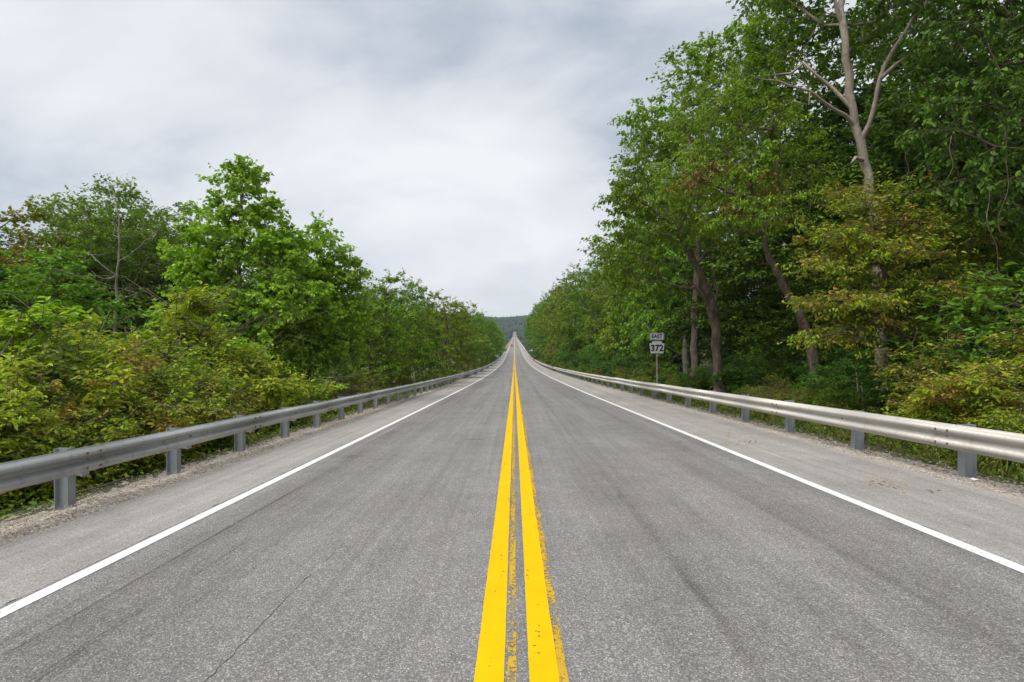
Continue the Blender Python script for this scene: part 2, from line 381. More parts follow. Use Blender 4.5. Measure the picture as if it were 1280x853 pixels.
# ------------------------------------------------------------------ road
yr = np.unique(np.concatenate([np.arange(-60, 20, 2.), np.arange(20, 300, 3.), np.arange(300, 1270, 20.), np.arange(1270, 1630, 12.)]))
def strip(name, x0, x1, dz, m_, y0=-60, y1=1510, parent=None, nx=2, thick=0., wob=0., seed=0):
    yy = yr[(yr >= y0) & (yr <= y1)]
    if wob: yy = np.unique(np.concatenate([np.arange(y0, min(y1, 40), .12), yy[yy > 40]]))
    X = np.linspace(x0, x1, nx); Xg = np.repeat(X[None, :], len(yy), 0)
    if wob:
        q = np.random.RandomState(seed)
        Xg = Xg.copy(); Xg[:, 0] += q.randn(len(yy)) * wob * .5; Xg[:, -1] += q.randn(len(yy)) * wob * .5
    Yg = np.repeat(yy[:, None], nx, 1); Z = road_z(Xg, Yg) + dz
    o = link(name, npmesh(name, np.stack([Xg, Yg, Z], -1).reshape(-1, 3), grid_faces(len(yy), nx)[:, ::-1], m_), parent); return o
road = tag(strip('road', -3.30, 3.62, 0., M_LANE, nx=5), kind='structure')
for a, b_ in ((-4.47, -3.30), (3.62, 5.28)):
    tag(strip('shoulder', a, b_, -.003, M_SHOULDER, nx=3, wob=.02, seed=3), kind='structure')
strip('edge_line', -3.258, -3.138, .004, M_WHITE, parent=road, wob=.002, seed=1)
strip('edge_line', 3.49, 3.61, .004, M_WHITE, parent=road, wob=.002, seed=2)
strip('centre_line', -.192, -.049, .004, M_YEL, parent=road, wob=.002, seed=4)
strip('centre_line', .072, .212, .004, M_YEL, parent=road, wob=.002, seed=5)
strip('worn_centre_line', -.036, .010, .003, M_YELOLD, parent=road, y1=120, wob=.006, seed=6)
strip('worn_centre_line', .206, .256, .003, M_YELOLD, parent=road, y1=120, wob=.01, seed=8)

# crack in the left lane and the ragged, dark pavement edge
rnd = random.Random(5)
M_CRACK = simple('crack_filled_with_dirt', (.075,.07,.065), .95)
def ribbon(name, pts, wd, dz, m_, parent):
    P = np.array(pts, float); T = np.gradient(P, axis=0); n_ = np.stack([T[:, 1], -T[:, 0]], 1); n_ /= np.linalg.norm(n_, axis=1, keepdims=True)
    wv = np.array([wd * (.5 + rnd.random()) for _ in pts])[:, None] * .5
    wv[0] *= .1; wv[-1] *= .1
    A = P - n_ * wv; B = P + n_ * wv
    V = np.concatenate([np.column_stack([A, road_z(A[:, 0], A[:, 1]) + dz]), np.column_stack([B, road_z(B[:, 0], B[:, 1]) + dz])]); k = len(P)
    F = np.array([[i, i + k, i + k + 1, i + 1] for i in range(k - 1)]); return link(name, npmesh(name, V, F, m_), parent)
cy = np.arange(1.2, 3.75, .04)
ribbon('crack', [(-1.50 + .025 * (y - 2.4) + rnd.gauss(0, .0035) + .012 * math.sin(y * 3.1), y) for y in cy], .0045, .002, M_CRACK, road)
cy = np.arange(3.9, 4.4, .05)
ribbon('crack', [(-1.46 + rnd.gauss(0, .006), y) for y in cy], .003, .002, M_CRACK, road)
# gravel verges, with a low crest at the left pavement edge
def verge(xa, xb, seed, crest):
    yy = np.unique(np.concatenate([np.arange(-12, 30, .10), np.arange(30, 90, .5), np.arange(90, 256, 3.)])); nx = 15
    t_ = np.linspace(0, 1, nx); q = np.random.RandomState(seed)
    Xg = xa + (xb - xa) * t_[None, :] + np.zeros((len(yy), 1)); Yg = np.repeat(yy[:, None], nx, 1)
    edge = .03 * np.sin(yy * 1.7 + seed) + .02 * np.sin(yy * 5.3) + .012 * q.randn(len(yy)); Xg = Xg + np.outer(edge, 1 - t_) * .8
    prof = crest * np.exp(-((t_ - .28) / .22) ** 2) - .05 * t_
    Z = road_z(Xg, Yg) - .018 + prof[None, :] + .009 * q.randn(*Xg.shape) + .014 * np.sin(Yg * 2.3 + Xg * 5) * prof[None, :].clip(0) / max(crest, .01)
    Z[:, 0] = road_z(Xg[:, 0], yy) - .02; Z[:, -1] -= .30
    F = grid_faces(len(yy), nx)
    o = link('gravel_verge', npmesh('gravel_verge', np.stack([Xg, Yg, Z], -1).reshape(-1, 3), F if xb > xa and False else (F[:, ::-1] if xb > xa else F), M_GRAVEL, True)); tag(o, kind='structure')
    return o
verge(-4.44, -5.50, 3, .055); verge(5.24, 6.15, 9, .02)
# loose stones on the verges and a few strays on the shoulder
q = np.random.RandomState(21)
oct_v = np.array([(1,0,0),(-1,0,0),(0,1,0),(0,-1,0),(0,0,1),(0,0,-1)], float); oct_f = np.array([(0,2,4),(2,1,4),(1,3,4),(3,0,4),(2,0,5),(1,2,5),(3,1,5),(0,3,5)])
def stones(n, xa, xb, ya, yb, s0, s1):
    x = xa + (xb - xa) * q.rand(n); y = ya + (yb - ya) * q.rand(n) ** 1.7; s = s0 + (s1 - s0) * q.rand(n) ** 2.5
    d = np.abs(oct_v[None] * (0.6 + .8 * q.rand(n, 6, 1))) * np.sign(oct_v[None]) + .25 * q.randn(n, 6, 3); d[..., 2] *= .7
    a = q.rand(n) * 6.28; Rr = np.stack([np.stack([np.cos(a), -np.sin(a), 0 * a], -1), np.stack([np.sin(a), np.cos(a), 0 * a], -1), np.stack([0 * a, 0 * a, 1 + 0 * a], -1)], 1)
    V = np.einsum('nij,nkj->nki', Rr, d) * s[:, None, None] + np.stack([x, y, road_z(x, y)], -1)[:, None, :]
    return V
def stones_obj(parts, label, cat):
    V = np.concatenate(parts); n = len(V); F = (oct_f[None] + 6 * np.arange(n)[:, None, None]).reshape(-1, 3)
    tag(link('loose_gravel', npmesh('loose_gravel', V.reshape(-1, 3), F, M_PEBBLE)), label, cat, kind='stuff')
pl = stones(18000, -4.50, -5.4, 1.5, 26, .003, .011); pl[..., 2] += .012 + .05 * np.exp(-((-4.44 - pl[..., 0].mean(1)) / 1.06 - .28) ** 2 / .048)[:, None] - .022
stones_obj([pl, stones(300, -4.1, -4.5, 1.5, 20, .003, .008)], 'loose grey and tan stones on the verge under the grey guardrail', 'gravel')
pr = stones(7000, 5.28, 6.1, 3, 26, .005, .018); pr[..., 2] -= .02
stones_obj([pr, stones(400, 4.4, 5.3, 3, 20, .003, .008)], 'loose grey stones on the verge under the tan guardrail', 'gravel')

# ------------------------------------------------------------------ guardrails
def chaikin(P, it=2):
    P = np.array(P, float)
    for _ in range(it):
        Q = np.empty((2 * len(P) - 2, 2)); Q[0::2] = .75 * P[:-1] + .25 * P[1:]; Q[1::2] = .25 * P[:-1] + .75 * P[1:]
        P = np.concatenate([P[:1], Q, P[-1:]])
    return P
WB = chaikin([(.006,.158),(.010,.140),(.060,.118),(.083,.098),(.083,.068),(.055,.040),(.010,.016),(.010,-.016),(.055,-.040),(.083,-.068),(.083,-.098),(.060,-.118),(.010,-.140),(.006,-.158)], 1)
def ibeam(name, z0, z1, m_):
    mb = MB(); d, wd, t_ = .076, .052, .0055
    mb.prism([(-d,-wd),(-d+t_*1.6,-wd),(-d+t_*1.6,-t_),(d-t_*1.6,-t_),(d-t_*1.6,-wd),(d,-wd),(d,wd),(d-t_*1.6,wd),(d-t_*1.6,t_),(-d+t_*1.6,t_),(-d+t_*1.6,wd),(-d,wd)], z0, z1, 'z')
    return mb.mesh(name, m_)
post_me = ibeam('post', -.45, .635, M_POST); block_me = ibeam('block', .33, .61, M_POST)
mbb = MB().tube([(0,0,0),(.008,0,0),(.014,0,0)], [.017,.017,.009], 8); bolt_me = mbb.mesh('bolt', M_BOLT)
M_REFL = simple('reflector_white', (.75,.75,.72), .35, 0, .05)
refl_me = MB().prism([(0,-.045),(.03,-.03),(.034,.03),(0,.045)], -.004, .004, 'y').mesh('reflector', M_REFL)
def guardrail(xf, sgn, y0, sp, ztop, m_, label):
    """xf: x of the rail's road-facing plane; sgn +1 = rail faces +x"""
    root = empty('guardrail', (xf, y0, float(road_z(xf, y0)))); tag(root, label, 'guardrail', 'guardrails along the road')
    ox, oy, oz = root.location; hs_ = .89 if sgn > 0 else 1.0; zc = ztop - .158 * hs_
    n = int((254 - y0) / sp); k0 = -4
    rr = random.Random(int(abs(xf) * 100)); j = {i: (rr.gauss(0, .006), rr.gauss(0, .006)) for i in range(k0 - 1, n + 4)}
    for i in range(k0, n + 1):
        y = y0 + i * sp; zb = float(road_z(xf, y))
        p = link('post', post_me, root); p.location = (-sgn * (.083 + .16 + .076) - ox + xf, y - oy, zb - oz + rr.gauss(0, .008)); p.rotation_euler = (rr.gauss(0, .008), rr.gauss(0, .012), rr.gauss(0, .03))
        b_ = link('block', block_me, root); b_.location = (-sgn * (.083 + .080) - ox + xf, y - oy, zb - oz)
    for i in range(k0, n - 1, 2):
        ya, yb = y0 + i * sp - .16, y0 + (i + 2) * sp + .16
        yy = np.array([ya, (ya * .6 + yb * .4), yb]); prof = WB; k = len(prof)
        dx = np.array([0., .0, .007]) ; jj = [j[i], ((j[i][0] + j[i + 2][0]) / 2, 0), j[i + 2]]
        P = []
        for yq, d_, (ja, jb) in zip(yy, dx, jj):
            zz_ = float(road_z(xf, yq)) + zc + jb
            fr = np.column_stack([sgn * (prof[:, 0] - .083 + d_ + ja), np.full(k, yq - oy), prof[:, 1] * hs_ + zz_ - oz])
            bk = fr.copy(); bk[:, 0] -= sgn * .0035; P.append(np.concatenate([fr, bk[::-1]]))
        P = np.array(P); F = grid_faces(3, 2 * k, True)
        if sgn > 0: F = F[:, ::-1]
        caps = [np.array([[q_, q_ + 1, 2 * k - 2 - q_, 2 * k - 1 - q_] for q_ in range(k - 1)]), np.array([[q_, q_ + 1, 2 * k - 2 - q_, 2 * k - 1 - q_] for q_ in range(k - 1)]) + 4 * k]
        pn = link('rail_panel', npmesh('rail_panel', P.reshape(-1, 3), [F] + caps, m_, True), root)
        if -2 <= i <= 12:
            for dy in (0, 2) if i % 4 == 0 else (0,):
                for zo, yo in ((.082, -.09), (-.082, -.09), (.082, .09), (-.082, .09)):
                    bo = link('bolt', bolt_me, pn); yq = y0 + (i + dy) * sp + yo
                    bo.location = (sgn * .006, yq - oy, float(road_z(xf, yq)) + zc + zo - oz); bo.rotation_euler = (0, 0, 0 if sgn > 0 else math.pi)
            for dy in (0, 1):
                bo = link('bolt', bolt_me, pn); yq = y0 + (i + dy) * sp
                bo.location = (-sgn * .072, yq - oy, float(road_z(xf, yq)) + zc - oz); bo.rotation_euler = (0, 0, 0 if sgn > 0 else math.pi)
        if i % 8 == 4:
            rf = link('reflector', refl_me, pn); yq = y0 + (i + .9) * sp
            rf.location = (-sgn * .070, yq - oy, float(road_z(xf, yq)) + zc - oz); rf.rotation_euler = (0, 0, 0 if sgn > 0 else math.pi)
    return root
guardrail(-4.74, 1, 5.74, 1.84, .655, M_RAIL_L, 'grey galvanised guardrail on steel posts in front of yellow-green shrubs')
guardrail(5.44, -1, 6.54, 2.09, .645, M_RAIL_R, 'pale tan weathered guardrail on steel posts beside the route sign')

# ------------------------------------------------------------------ route sign
def text_mesh(name, s, size, m_, bold=.012, sx=1.0):
    cu = bpy.data.curves.new('t', 'FONT'); cu.body = s; cu.size = size; cu.align_x = 'CENTER'; cu.align_y = 'CENTER'; cu.offset = bold; cu.extrude = .0012
    ob = bpy.data.objects.new('t', cu); C.objects.link(ob); dg = bpy.context.evaluated_depsgraph_get()
    me = bpy.data.meshes.new_from_object(ob.evaluated_get(dg)); bpy.data.objects.remove(ob, do_unlink=True); bpy.data.curves.remove(cu)
    me.name = name; me.transform(Matrix.Scale(sx, 4, (1, 0, 0))); me.transform(Matrix.Rotation(R(90), 4, 'X')); me.materials.clear(); me.materials.append(m_); return me
M_SW = simple('sign_white', (.74,.75,.75), .45, 0, .06); M_SB = simple('sign_black', (.012,.012,.013), .5, 0, .2); M_SP = galv('sign_post_steel', (.50,.51,.51), .4, .5)
M_ORANGE = simple('reflector_orange', (.55,.13,.04), .4); M_SBACK = simple('sign_back_aluminium', (.42,.43,.44), .5, .6)
sx_, sy_ = 6.22, 22.4; sg = gz(sx_, sy_); zE, zK = 1.70, 1.225
sr = empty('route_sign', (sx_, sy_, sg)); sr.rotation_euler = (0, 0, R(3)); tag(sr, 'white and black route sign reading EAST 372 on a thin steel post', 'road sign')
mb = MB(); mb.prism([(-.03,-.02),(.03,-.02),(.03,.0),(.012,.0),(.012,.015),(-.012,.015),(-.012,0),(-.03,0)], -.3, zE + .17 - sg, 'z'); link('post', mb.mesh('post', M_SP), sr)
def rrect(w_, h_, r, n=4):
    P = []
    for cx, cy_, a0 in ((w_-r, h_-r, 0), (-w_+r, h_-r, 90), (-w_+r, -h_+r, 180), (w_-r, -h_+r, 270)):
        P += [(cx + r * math.cos(R(a0 + 90 * i / n)), cy_ + r * math.sin(R(a0 + 90 * i / n))) for i in range(n + 1)]
    return P
pe = link('direction_plate', MB().prism(rrect(.315, .155, .03), -.028, -.0245).mesh('direction_plate', M_SW), sr); pe.location.z = zE - sg
bd = MB(); o_ = rrect(.303, .143, .026); i_ = rrect(.291, .131, .022); k_ = len(o_)
bd.add([(x, -.0295, z) for x, z in o_] + [(x, -.0295, z) for x, z in i_], [(i, (i+1) % k_, k_ + (i+1) % k_, k_ + i) for i in range(k_)])
link('border', bd.mesh('border', M_SB), pe)
te = link('lettering', text_mesh('lettering', 'EAST', .235, M_SB, .008, .92), pe); te.location = (0, -.0300, 0)
pk = link('route_plate', MB().prism(rrect(.365, .285, .03), -.028, -.0245).mesh('route_plate', M_SB), sr); pk.location.z = zK - sg
ks = link('keystone', MB().prism([(-.20,.268),(.20,.268),(.235,.175),(.335,.175),(.285,-.262),(-.285,-.262),(-.335,.175),(-.235,.175)], -.0315, -.029).mesh('keystone', M_SW), pk)
tn = link('numerals', text_mesh('numerals', '372', .385, M_SB, .012, .98), pk); tn.location = (0, -.0335, -.045)
rf = link('reflector_strip', MB().box(-.02, .02, -.0235, -.0205, .62 - sg, .80 - sg).mesh('reflector_strip', M_ORANGE), sr)
rf = link('reflector_strip', MB().box(-.02, .02, -.0235, -.0205, .12 - sg, .25 - sg).mesh('reflector_strip', M_ORANGE), sr)

# small far signs and marker
def far_sign(x, y, h, w_, hh, label):
    g = gz(x, y); r_ = empty('small_sign', (x, y, g)); tag(r_, label, 'road sign')
    link('post', MB().box(-.04, .04, -.03, .03, -.4, h + hh).mesh('post', M_SP), r_)
    pl_ = link('plate', MB().prism(rrect(w_, hh, .06), -.05, -.04).mesh('plate', M_SW), r_); pl_.location.z = h
far_sign(6.3, 196, 2.6, .62, .75, 'small white sign on a post near the bridge approach')
g = gz(6.6, 112); dp = empty('marker_post', (6.6, 112, g)); tag(dp, 'thin pale marker post standing behind the tan guardrail', 'post')
link('post', MB().box(-.06, .06, -.04, .04, -.3, 2.6).mesh('post', M_SP), dp); link('cap', MB().box(-.08, .08, -.06, .06, 2.6, 2.66).mesh('cap', M_SP), dp)

# ------------------------------------------------------------------ bridge
M_CONC = simple('concrete_tan', (.46,.37,.28), .85, 0, .15, .6); M_CONCG = simple('concrete_grey', (.36,.345,.32), .85, 0, .15, .5)
br = empty('bridge', (0, 256, float(zr(256)))); tag(br, 'long concrete road bridge with tan parapets crossing the river valley', 'bridge')
yb = np.arange(256, 1272, 20.)
def sweep(name, poly, m_):
    V = np.array([[(px, y - 256, pz + float(road_z(px, y)) - float(zr(256))) for px, pz in poly] for y in yb]); k = len(poly)
    F = grid_faces(len(yb), k, True); link(name, npmesh(name, V.reshape(-1, 3), [F, np.array([list(range(k))]), np.array([list(range(k))]) + k * (len(yb) - 1)], m_), br)
sweep('deck', [(-5.6,-.03),(5.9,-.03),(5.9,-.5),(3.6,-.8),(3.6,-2.4),(-3.4,-2.4),(-3.4,-.8),(-5.6,-.5)], M_CONCG)
sweep('parapet', [(-5.25,-.02),(-4.75,-.02),(-4.86,.35),(-4.95,.95),(-5.25,.95)], M_CONC)
sweep('parapet', [(5.55,-.02),(5.05,-.02),(5.16,.35),(5.25,.95),(5.55,.95)], M_CONC)
for i, y in enumerate(np.arange(330, 1220, 74.)):
    zt = float(zr(y)) - float(zr(256)) - 2.4
    mb = MB(); mb.box(-3.2, 3.4, y - 256 - 1.1, y - 256 + 1.1, -46 - float(zr(256)) - 4, zt - 1.6); link('pier', mb.mesh('pier', M_CONCG), br)
    link('pier_cap', MB().box(-4.2, 4.4, y - 256 - 1.4, y - 256 + 1.4, zt - 1.6, zt).mesh('pier_cap', M_CONCG), br)

# ------------------------------------------------------------------ red car on the bridge, coming this way
M_CAR = simple('car_paint_red', (.42,.012,.015), .25, .1, .05, 1., .6); M_GLASS = simple('car_glass', (.02,.025,.03), .08, 0, .05); M_TYRE = simple('tyre', (.02,.02,.02), .9); M_RIM = simple('rim', (.5,.5,.5), .3, .8); M_LAMP = simple('car_lamp', (.75,.75,.72), .15, 0, .02); M_TRIM = simple('car_trim', (.03,.03,.03), .6)
cx_, cy_ = -1.75, 352.; car = empty('car', (cx_, cy_, float(road_z(cx_, cy_)))); tag(car, 'red car driving towards us in the lane on the bridge', 'car')
side = [(-2.25,.35),(-2.28,.62),(-2.1,.82),(-1.15,.95),(1.7,1.0),(2.2,.92),(2.28,.6),(2.2,.35)]
cab = [(-1.25,.93),(-.45,1.42),(.9,1.45),(1.95,.98)]
link('body', MB().prism(side, -.9, .9, 'x').mesh('body', M_CAR, False, .06), car)
mb = MB(); A = [(x * .99, z) for x, z in cab]
mb.add([(-.84,cab[0][0],cab[0][1]),(-.66,cab[1][0],cab[1][1]),(-.66,cab[2][0],cab[2][1]),(-.82,cab[3][0],cab[3][1]),(.84,cab[0][0],cab[0][1]),(.66,cab[1][0],cab[1][1]),(.66,cab[2][0],cab[2][1]),(.82,cab[3][0],cab[3][1])],
       [(0,1,2,3),(7,6,5,4),(0,4,5,1),(1,5,6,2),(2,6,7,3),(3,7,4,0)]); link('cabin', mb.mesh('cabin', M_CAR, False, .03), car)
link('windscreen', MB().add([(-.74,-1.18,.995),(.74,-1.18,.995),(.60,-.50,1.41),(-.60,-.50,1.41)], [(0,1,2,3)]).mesh('windscreen', M_GLASS), car)
for s in (-1, 1):
    link('side_window', MB().add([(s*.825,-.95,1.0),(s*.69,-.42,1.385),(s*.69,.85,1.405),(s*.815,1.55,1.04)], [(0,1,2,3)]).mesh('side_window', M_GLASS), car)
    link('headlight', MB().box(s*.62-.17, s*.62+.17, -2.31, -2.2, .62, .78).mesh('headlight', M_LAMP, False, .03), car)
    link('mirror', MB().box(s*.98-.1, s*.98+.1, -.85, -.7, .96, 1.1).mesh('mirror', M_CAR, False, .03), car)
    for yw in (-1.42, 1.38):
        wl = link('wheel', MB().tube([(s*.72,yw,.33),(s*.92,yw,.33)], [.33,.33], 18).mesh('wheel', M_TYRE), car); link('rim', MB().tube([(s*.9,yw,.33),(s*.93,yw,.33)], [.2,.19], 12).mesh('rim', M_RIM), wl)
link('grille', MB().box(-.4, .4, -2.315, -2.22, .5, .7).mesh('grille', M_TRIM), car); link('bumper', MB().box(-.86, .86, -2.33, -2.15, .33, .48).mesh('bumper', M_TRIM, False, .03), car)

# ------------------------------------------------------------------ plants
def P(u, v, Y): return np.array([(u - 643) / FPX * Y, Y, EYE - (v - 426.5) / FPX * Y])

def leaves_np(rs, pos, axis, L_, wr, droop, up=.9, jit=.6):
    n = len(pos); L_ = L_ * (.5 + .9 * rs.rand(n))
    rh = rs.randn(n, 3); rh[:, 2] *= .35
    d = axis * .55 + rh * .6; d[:, 2] -= droop; d /= np.linalg.norm(d, axis=1, keepdims=True) + 1e-9
    n0 = rs.randn(n, 3) * jit; n0[:, 2] += up; s = np.cross(d, n0); s /= np.linalg.norm(s, axis=1, keepdims=True) + 1e-9; nn = np.cross(s, d)
    W_ = (L_ * wr * (.85 + .3 * rs.rand(n)))[:, None]; Lc = L_[:, None]; fold = .22 * W_
    b0 = pos; r1 = pos + .30 * Lc * d + .5 * W_ * s + fold * nn; r2 = pos + .68 * Lc * d + .40 * W_ * s + fold * .7 * nn - .05 * Lc * nn
    tip = pos + Lc * d - .16 * Lc * nn; l2 = pos + .68 * Lc * d - .40 * W_ * s + fold * .7 * nn - .05 * Lc * nn; l1 = pos + .30 * Lc * d - .5 * W_ * s + fold * nn
    V = np.stack([b0, r1, r2, tip, l2, l1], 1).reshape(-1, 3); k = 6 * np.arange(n)[:, None]
    F = np.concatenate([k + np.array([[0, 1, 2, 3]]), k + np.array([[0, 3, 4, 5]])]); return V, F

def sample_lobes(rs, lobes, n, mind, shell=.42):
    lobes = np.array(lobes, float); vol = np.prod(lobes[:, 3:6], 1) ** .8; pr = vol / vol.sum(); out = []
    for _ in range(n * 14):
        if len(out) >= n: break
        l = lobes[rs.choice(len(lobes), p=pr)]; d = rs.randn(3); d /= np.linalg.norm(d); d[2] = d[2] if d[2] > -.55 else -d[2]
        p = l[:3] + d * l[3:6] * (rs.rand() ** shell)
        if out and np.min(np.sum((np.array(out) - p) ** 2, 1)) < mind ** 2: continue
        out.append(p)
    return np.array(out)

def grow(name, seed, trunk, r0, lobes, nclump, per, leaf, wr, bark, lmat, twig=.75, limbs=(), droop=.35, mind=.45, ntw=7, shell=.42, bare=(), rtip=.007, up=.9, outw=.6, flat=.55):
    """trunk, limbs: polylines (local). Branches reach from the nearest wood to every clump of the lobes; leaves sit on twigs round each clump."""
    rs = np.random.RandomState(seed)
    pos, par = [], []
    def addline(pts, parent, step=.45, wig=.03):
        pts = np.array(pts, float); prev = parent
        seg = np.linalg.norm(np.diff(pts, axis=0), axis=1); tt = np.concatenate([[0], np.cumsum(seg)]); n = max(2, int(tt[-1] / step) + 1)
        s_ = np.linspace(0, tt[-1], n); Q = np.stack([np.interp(s_, tt, pts[:, i]) for i in range(3)], 1)
        if n > 4:                                                       # round the corners
            K = Q.copy(); K[1:-1] = .25 * Q[:-2] + .5 * Q[1:-1] + .25 * Q[2:]; Q = K
        Q[1:-1] += rs.randn(n - 2, 3) * wig
        for i, p in enumerate(Q):
            if i == 0 and parent >= 0: continue
            pos.append(p); par.append(prev); prev = len(pos) - 1
        return prev
    addline(trunk, -1); ntrunk = len(pos)
    lrng = []
    for lb in limbs:
        i0_ = len(pos); d = np.linalg.norm(np.array(pos) - np.array(lb[0]), axis=1); a = int(np.argmin(d)); addline([pos[a]] + list(lb[1:]), a, .4, .03); lrng.append((i0_, len(pos)))
    nlimb = len(pos)
    cl = sample_lobes(rs, lobes, nclump, mind, shell); allc = np.concatenate([cl, np.array(bare).reshape(-1, 3)]) if len(bare) else cl
    T = np.array(pos); dist = np.array([np.min(np.linalg.norm(T - c, axis=1)) for c in allc]); tips = np.zeros(len(allc), int)
    for ci in np.argsort(dist):
        c = allc[ci]; A = np.array(pos); dv = c - A; dd = np.linalg.norm(dv, axis=1); hz = np.linalg.norm(dv[:, :2], axis=1)
        cost = dd + .9 * np.clip(.35 * hz - dv[:, 2], 0, None); a = int(np.argmin(cost)); L_ = dd[a]
        mid = (A[a] + c) / 2 + np.array([0, 0, -.06 * L_]) + rs.randn(3) * .07 * L_
        tips[ci] = addline([A[a], mid, c], a, .5, .025)
    pos_ = np.array(pos); n = len(pos_); w_ = np.zeros(n); w_[tips] = 1.
    for i in range(n - 1, 0, -1):
        if par[i] >= 0: w_[par[i]] += w_[i]
    r = rtip * np.maximum(w_, .5) ** .5; sc = r0 / max(r[0], 1e-6)
    r = r * np.clip(1 + (sc - 1) * (w_ / w_.max()) ** .6, .6, None)
    tl = np.linspace(1, .28, ntrunk) * r0; r[:ntrunk] = np.clip(r[:ntrunk], tl, tl * 1.1); r[:ntrunk] *= 1 + .07 * rs.randn(ntrunk); r[0] *= 1.35; r[1] *= 1.1
    if limbs and nlimb > ntrunk:
        r[ntrunk:nlimb] = np.minimum(r[ntrunk:nlimb], .40 * r0)
    for a_, b_ in lrng: r[a_:b_] = np.clip(r[a_:b_], np.linspace(.33, .07, b_ - a_) * r0, np.linspace(.42, .2, b_ - a_) * r0)
    r[nlimb:] = np.minimum(r[nlimb:], .26 * r0)
    kids = [[] for _ in range(n)]
    for i, p in enumerate(par):
        if p >= 0: kids[p].append(i)
    ch, rd, sd_ = [], [], []; starts = [(-1, 0)]
    while starts:
        p, i = starts.pop(); idx = [i] if p < 0 else [p, i]; cur = i
        while kids[cur]:
            k = sorted(kids[cur], key=lambda q_: -r[q_]); starts += [(cur, o_) for o_ in k[1:]]; cur = k[0]; idx.append(cur)
        rr = r[idx].copy()
        if p >= 0: rr[0] = min(rr[0], rr[1] * 1.25)
        if len(idx) < 2: continue
        ch.append(pos_[idx]); rd.append(rr); sd_.append(9 if rr.max() > .1 else (5 if rr.max() > .03 else 4))
    WV, WF = tube_np(ch, rd, sd_)
    # twigs and leaves
    nt_ = np.maximum(2, (ntw * (.6 + .8 * rs.rand(len(cl)))).astype(int)); ci = np.repeat(np.arange(len(cl)), nt_); m_ = len(ci)
    ax = pos_[:ntrunk]; cen = np.average(np.array(lobes)[:, :3], axis=0, weights=np.prod(np.array(lobes)[:, 3:6], 1))
    outd = cl - cen; outd /= np.linalg.norm(outd, axis=1, keepdims=True) + 1e-6
    td = rs.randn(m_, 3); td[:, 2] *= flat; td += outd[ci] * outw; td[:, 2] += .12; td /= np.linalg.norm(td, axis=1, keepdims=True)
    tl_ = twig * (.45 + .8 * rs.rand(m_)); t0 = cl[ci]; t1 = t0 + td * tl_[:, None]
    a = np.cross(td, [.1, .2, 1.]); a /= np.linalg.norm(a, axis=1, keepdims=True) + 1e-9; bq = np.cross(td, a); rv = .0055
    tw = np.concatenate([np.stack([t0 + rv * (math.cos(k * 2.094) * a + math.sin(k * 2.094) * bq) for k in range(3)], 1), np.stack([t1 + .3 * rv * (math.cos(k * 2.094) * a + math.sin(k * 2.094) * bq) for k in range(3)], 1)], 1)
    kk = 6 * np.arange(m_)[:, None]; TF = np.concatenate([kk + np.array([[0, 1, 4, 3]]), kk + np.array([[1, 2, 5, 4]]), kk + np.array([[2, 0, 3, 5]])]) + len(WV)
    wood = npmesh(name + '_wood', np.concatenate([WV, tw.reshape(-1, 3)]), [WF, TF], BK[bark], True)
    dens = np.exp(rs.randn(len(cl)) * .35); nl = np.maximum(1, rs.poisson(per / ntw * dens[ci])); li = np.repeat(np.arange(m_), nl); n_ = len(li)
    u = .15 + .9 * rs.rand(n_) ** .8; lp = t0[li] + td[li] * (tl_[li] * u)[:, None] + rs.randn(n_, 3) * leaf * .35
    LV, LF = leaves_np(rs, lp, td[li], leaf, wr, droop, up)
    return wood, npmesh(name + '_leaves', LV, LF, LM[lmat])

NT = [0]
def plant(name, parts, loc, label, cat, group=None, rz=0., sc=1., names=('trunk', 'crown')):
    r_ = empty(name, loc, rz, sc); tag(r_, label, cat, group)
    for nm, me in zip(names, parts): link(nm, me, r_)
    return r_

def rel(b, pts): return [tuple(np.array(p) - b) for p in pts]
def lobe(b, u, v, Y, ru, rv, ry=None):
    """ellipsoid whose outline in the view is about ru x rv pixels at depth Y"""
    c = P(u, v, Y) - b; s = Y / FPX; return (c[0], c[1], c[2], ru * s, (ry if ry else ru * s * .9), rv * s)
def base(x, y): return np.array([x, y, gz(x, y) - .12])

# ---- left: two bright broad-leaved trees behind the shrubs
b = base(-10.6, 19.5); tr = [b, b + (.1, 0, 3), P(298, 380, 19.5), P(300, 300, 19.5), P(300, 225, 19.5)]
w1 = grow('tulip', 11, rel(b, tr), .13, [lobe(b,302,240,19.5,36,34), lobe(b,268,285,19.5,40,30), lobe(b,328,280,19.5,36,28), lobe(b,295,325,19.5,72,40), lobe(b,350,318,19.6,40,36), lobe(b,250,345,19.5,34,40), lobe(b,270,390,19.2,66,48), lobe(b,350,385,19.2,60,48), lobe(b,300,440,19,76,40)],
   380, 84, .125, .9, 'grey', 'tulip', .5, mind=.32, ntw=8, up=.75)
plant('broadleaf_tree', w1, b, 'tall bright green broadleaf tree with a pointed top behind yellow-green shrubs', 'tree')
b = base(-8.9, 22.); tr = [b, b + (0, 0, 2.5), P(392, 400, 22), P(398, 340, 22), P(404, 300, 22)]
w2 = grow('tulip_small', 12, rel(b, tr), .11, [lobe(b,405,308,22,26,28), lobe(b,368,330,22,40,38), lobe(b,425,345,22,30,36), lobe(b,395,385,22,64,50), lobe(b,440,395,22.5,30,40), lobe(b,395,440,22,60,40)],
   280, 84, .125, .9, 'grey', 'tulip', .52, mind=.32, ntw=8, up=.75)
plant('broadleaf_tree', w2, b, 'smaller bright green broadleaf tree with a narrow leafy tip next to a bare tangled bush', 'tree')
